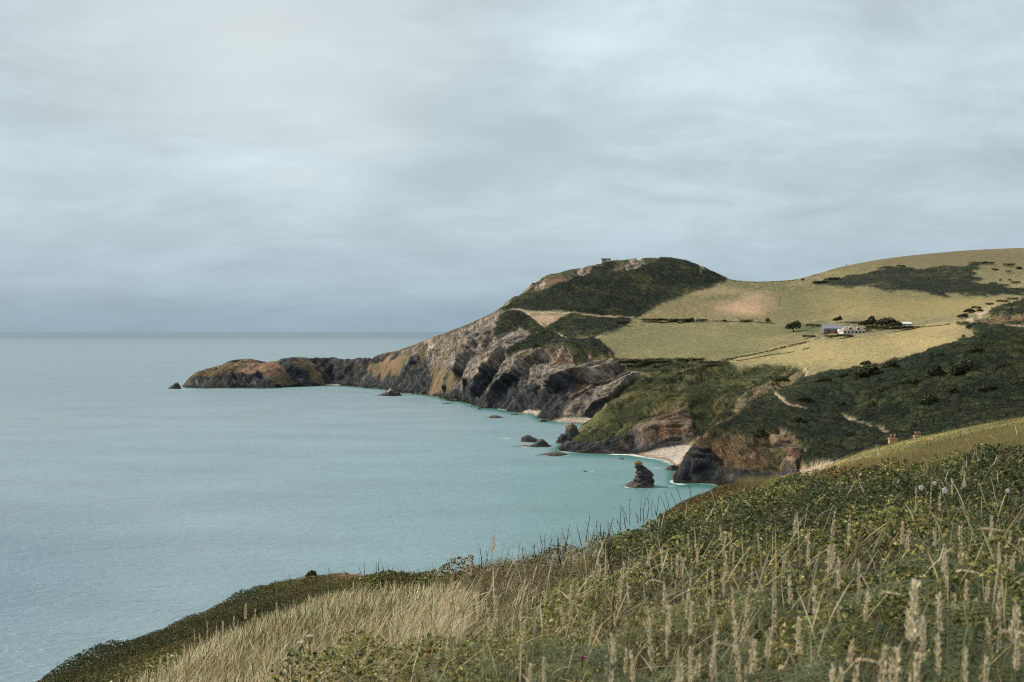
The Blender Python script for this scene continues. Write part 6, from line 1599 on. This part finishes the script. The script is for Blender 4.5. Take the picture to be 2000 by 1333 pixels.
for u, v in ((1050,1265),(1130,1318),(1340,1215),(930,1288),(1960,1005),(1955,1100),(1640,1085),(1850,1052),(1255,1295),(1485,1300),(1010,1320),(1570,1260),(1420,1290),(1770,1100),(1690,1240),(1560,1160),(1880,1120),(1980,1290),(1800,1300),(960,1310),(1330,1310),(1980,950),(1720,1180),(1090,1250),(1190,1270)):
    fern(u, v, 'green bracken fern spreading among the brambles', 'bracken among the brambles', 3, u * 0.7, random.uniform(0.55, 0.85))

# flowers
def bindweed(u, v, lab, size=1.0):
    D = stem_depth(u, v, 0.10, 3, 14); t = empty('flower', P(u, v, D)); tag(t, lab, 'flower', 'white flowers in the brambles'); s = 0.019 * size
    m = MB(); n = 5
    for i in range(n):
        a0, a1, am = 2*math.pi*i/n - 0.72, 2*math.pi*i/n + 0.72, 2*math.pi*i/n
        m.add([(0,-0.2*s,0),(math.cos(a0)*s*0.95,-0.9*s,math.sin(a0)*s*0.95),(math.cos(am)*s*1.1,-1.0*s,math.sin(am)*s*1.1),(math.cos(a1)*s*0.95,-0.88*s,math.sin(a1)*s*0.95)], [(0,1,2,3)], (0.74,0.74,0.73))
    m.build('petals', M_PETAL, t)
    m = MB(); m.tube([(0,-0.25*s,0),(0,0.2*s,-0.1*s),(0,0.6*s,-1.0*s),(0,0.7*s,-4*s)], [0.2*s,0.25*s,0.1*s,0.07*s], 6, (0.12,0.14,0.05)); m.build('stem', M_GRASS, t, True)
for u, v, lab, sz in ((1797,952,'white flower in the brambles with a dark centre, well clear of the pair',1.15),(1824,943,'white flower right beside an upright seed head',0.9),(1843,957,'white flower between two seed heads above a drooping frond',1.15),(1966,958,'small white flower half shut in the dark brambles',0.8),(1890,935,'tiniest white flower in the dark brambles',0.35)):
    bindweed(u, v, lab, sz)
def umbel(u, v, lab):
    D = stem_depth(u, v, 0.22, 4, 20); x, y, z = P(u, v, D); t = empty('umbel_flower', (x, y, z)); tag(t, lab, 'flower')
    m = MB(); r0 = random.Random(int(u))
    for i in range(46):
        a, q = r0.uniform(0, 6.283), 0.021 * math.sqrt(r0.random()); px_, py_ = q*math.cos(a), q*math.sin(a); e = 0.004
        m.add([(px_-e,py_-e,0.002*r0.random()),(px_+e,py_-e,0.004),(px_+e,py_+e,0.002),(px_-e,py_+e,0.005)], [(0,1,2,3)], (0.66,0.64,0.55))
    m.build('flower_head', M_PETAL, t)
    m = MB(); m.tube([(0,0,-0.55),(0,0,-0.06)], 0.003, 5, (0.15,0.15,0.06))
    for i in range(8): m.tube([(0,0,-0.06),(0.017*math.cos(i*0.785),0.017*math.sin(i*0.785),-0.002)], 0.001, 4, (0.17,0.17,0.07))
    m.build('stem', M_GRASS, t)
umbel(605, 1243, 'flat white flower head standing over the straw grass')
umbel(587, 1255, 'flat white flower head lower in the straw grass beside another')
def thistle(u, v, lab, c):
    D = stem_depth(u, v, 0.12, 2, 20); t = empty('pink_flower', P(u, v, D)); tag(t, lab, 'flower', None); r0 = random.Random(int(u))
    m = MB()
    for i in range(40):
        a, b = r0.uniform(0, 6.283), r0.uniform(0, 0.9); L = 0.016
        d = Vector((math.sin(b)*math.cos(a), math.sin(b)*math.sin(a), math.cos(b))); s = d.orthogonal() * 0.0016
        m.add([tuple(-s), tuple(s), tuple(d*L + s), tuple(d*L - s)], [(0,1,2,3)], c)
    m.build('petals', M_PETAL, t)
    m = MB(); m.tube([(0,0,-0.35),(0,0,-0.012),(0,0,0.001)], [0.002,0.002,0.006], 6, (0.10,0.11,0.05)); m.build('stem', M_GRASS, t, True)
thistle(1137, 1289, 'bright pink flower low between a seed head and a fern', (0.55,0.10,0.24))
thistle(680, 1291, 'pale pink flower spike in the growth under the straw grass', (0.50,0.26,0.38))
thistle(699, 1296, 'mauve flower just beside a pale pink one under the straw grass', (0.44,0.20,0.34))
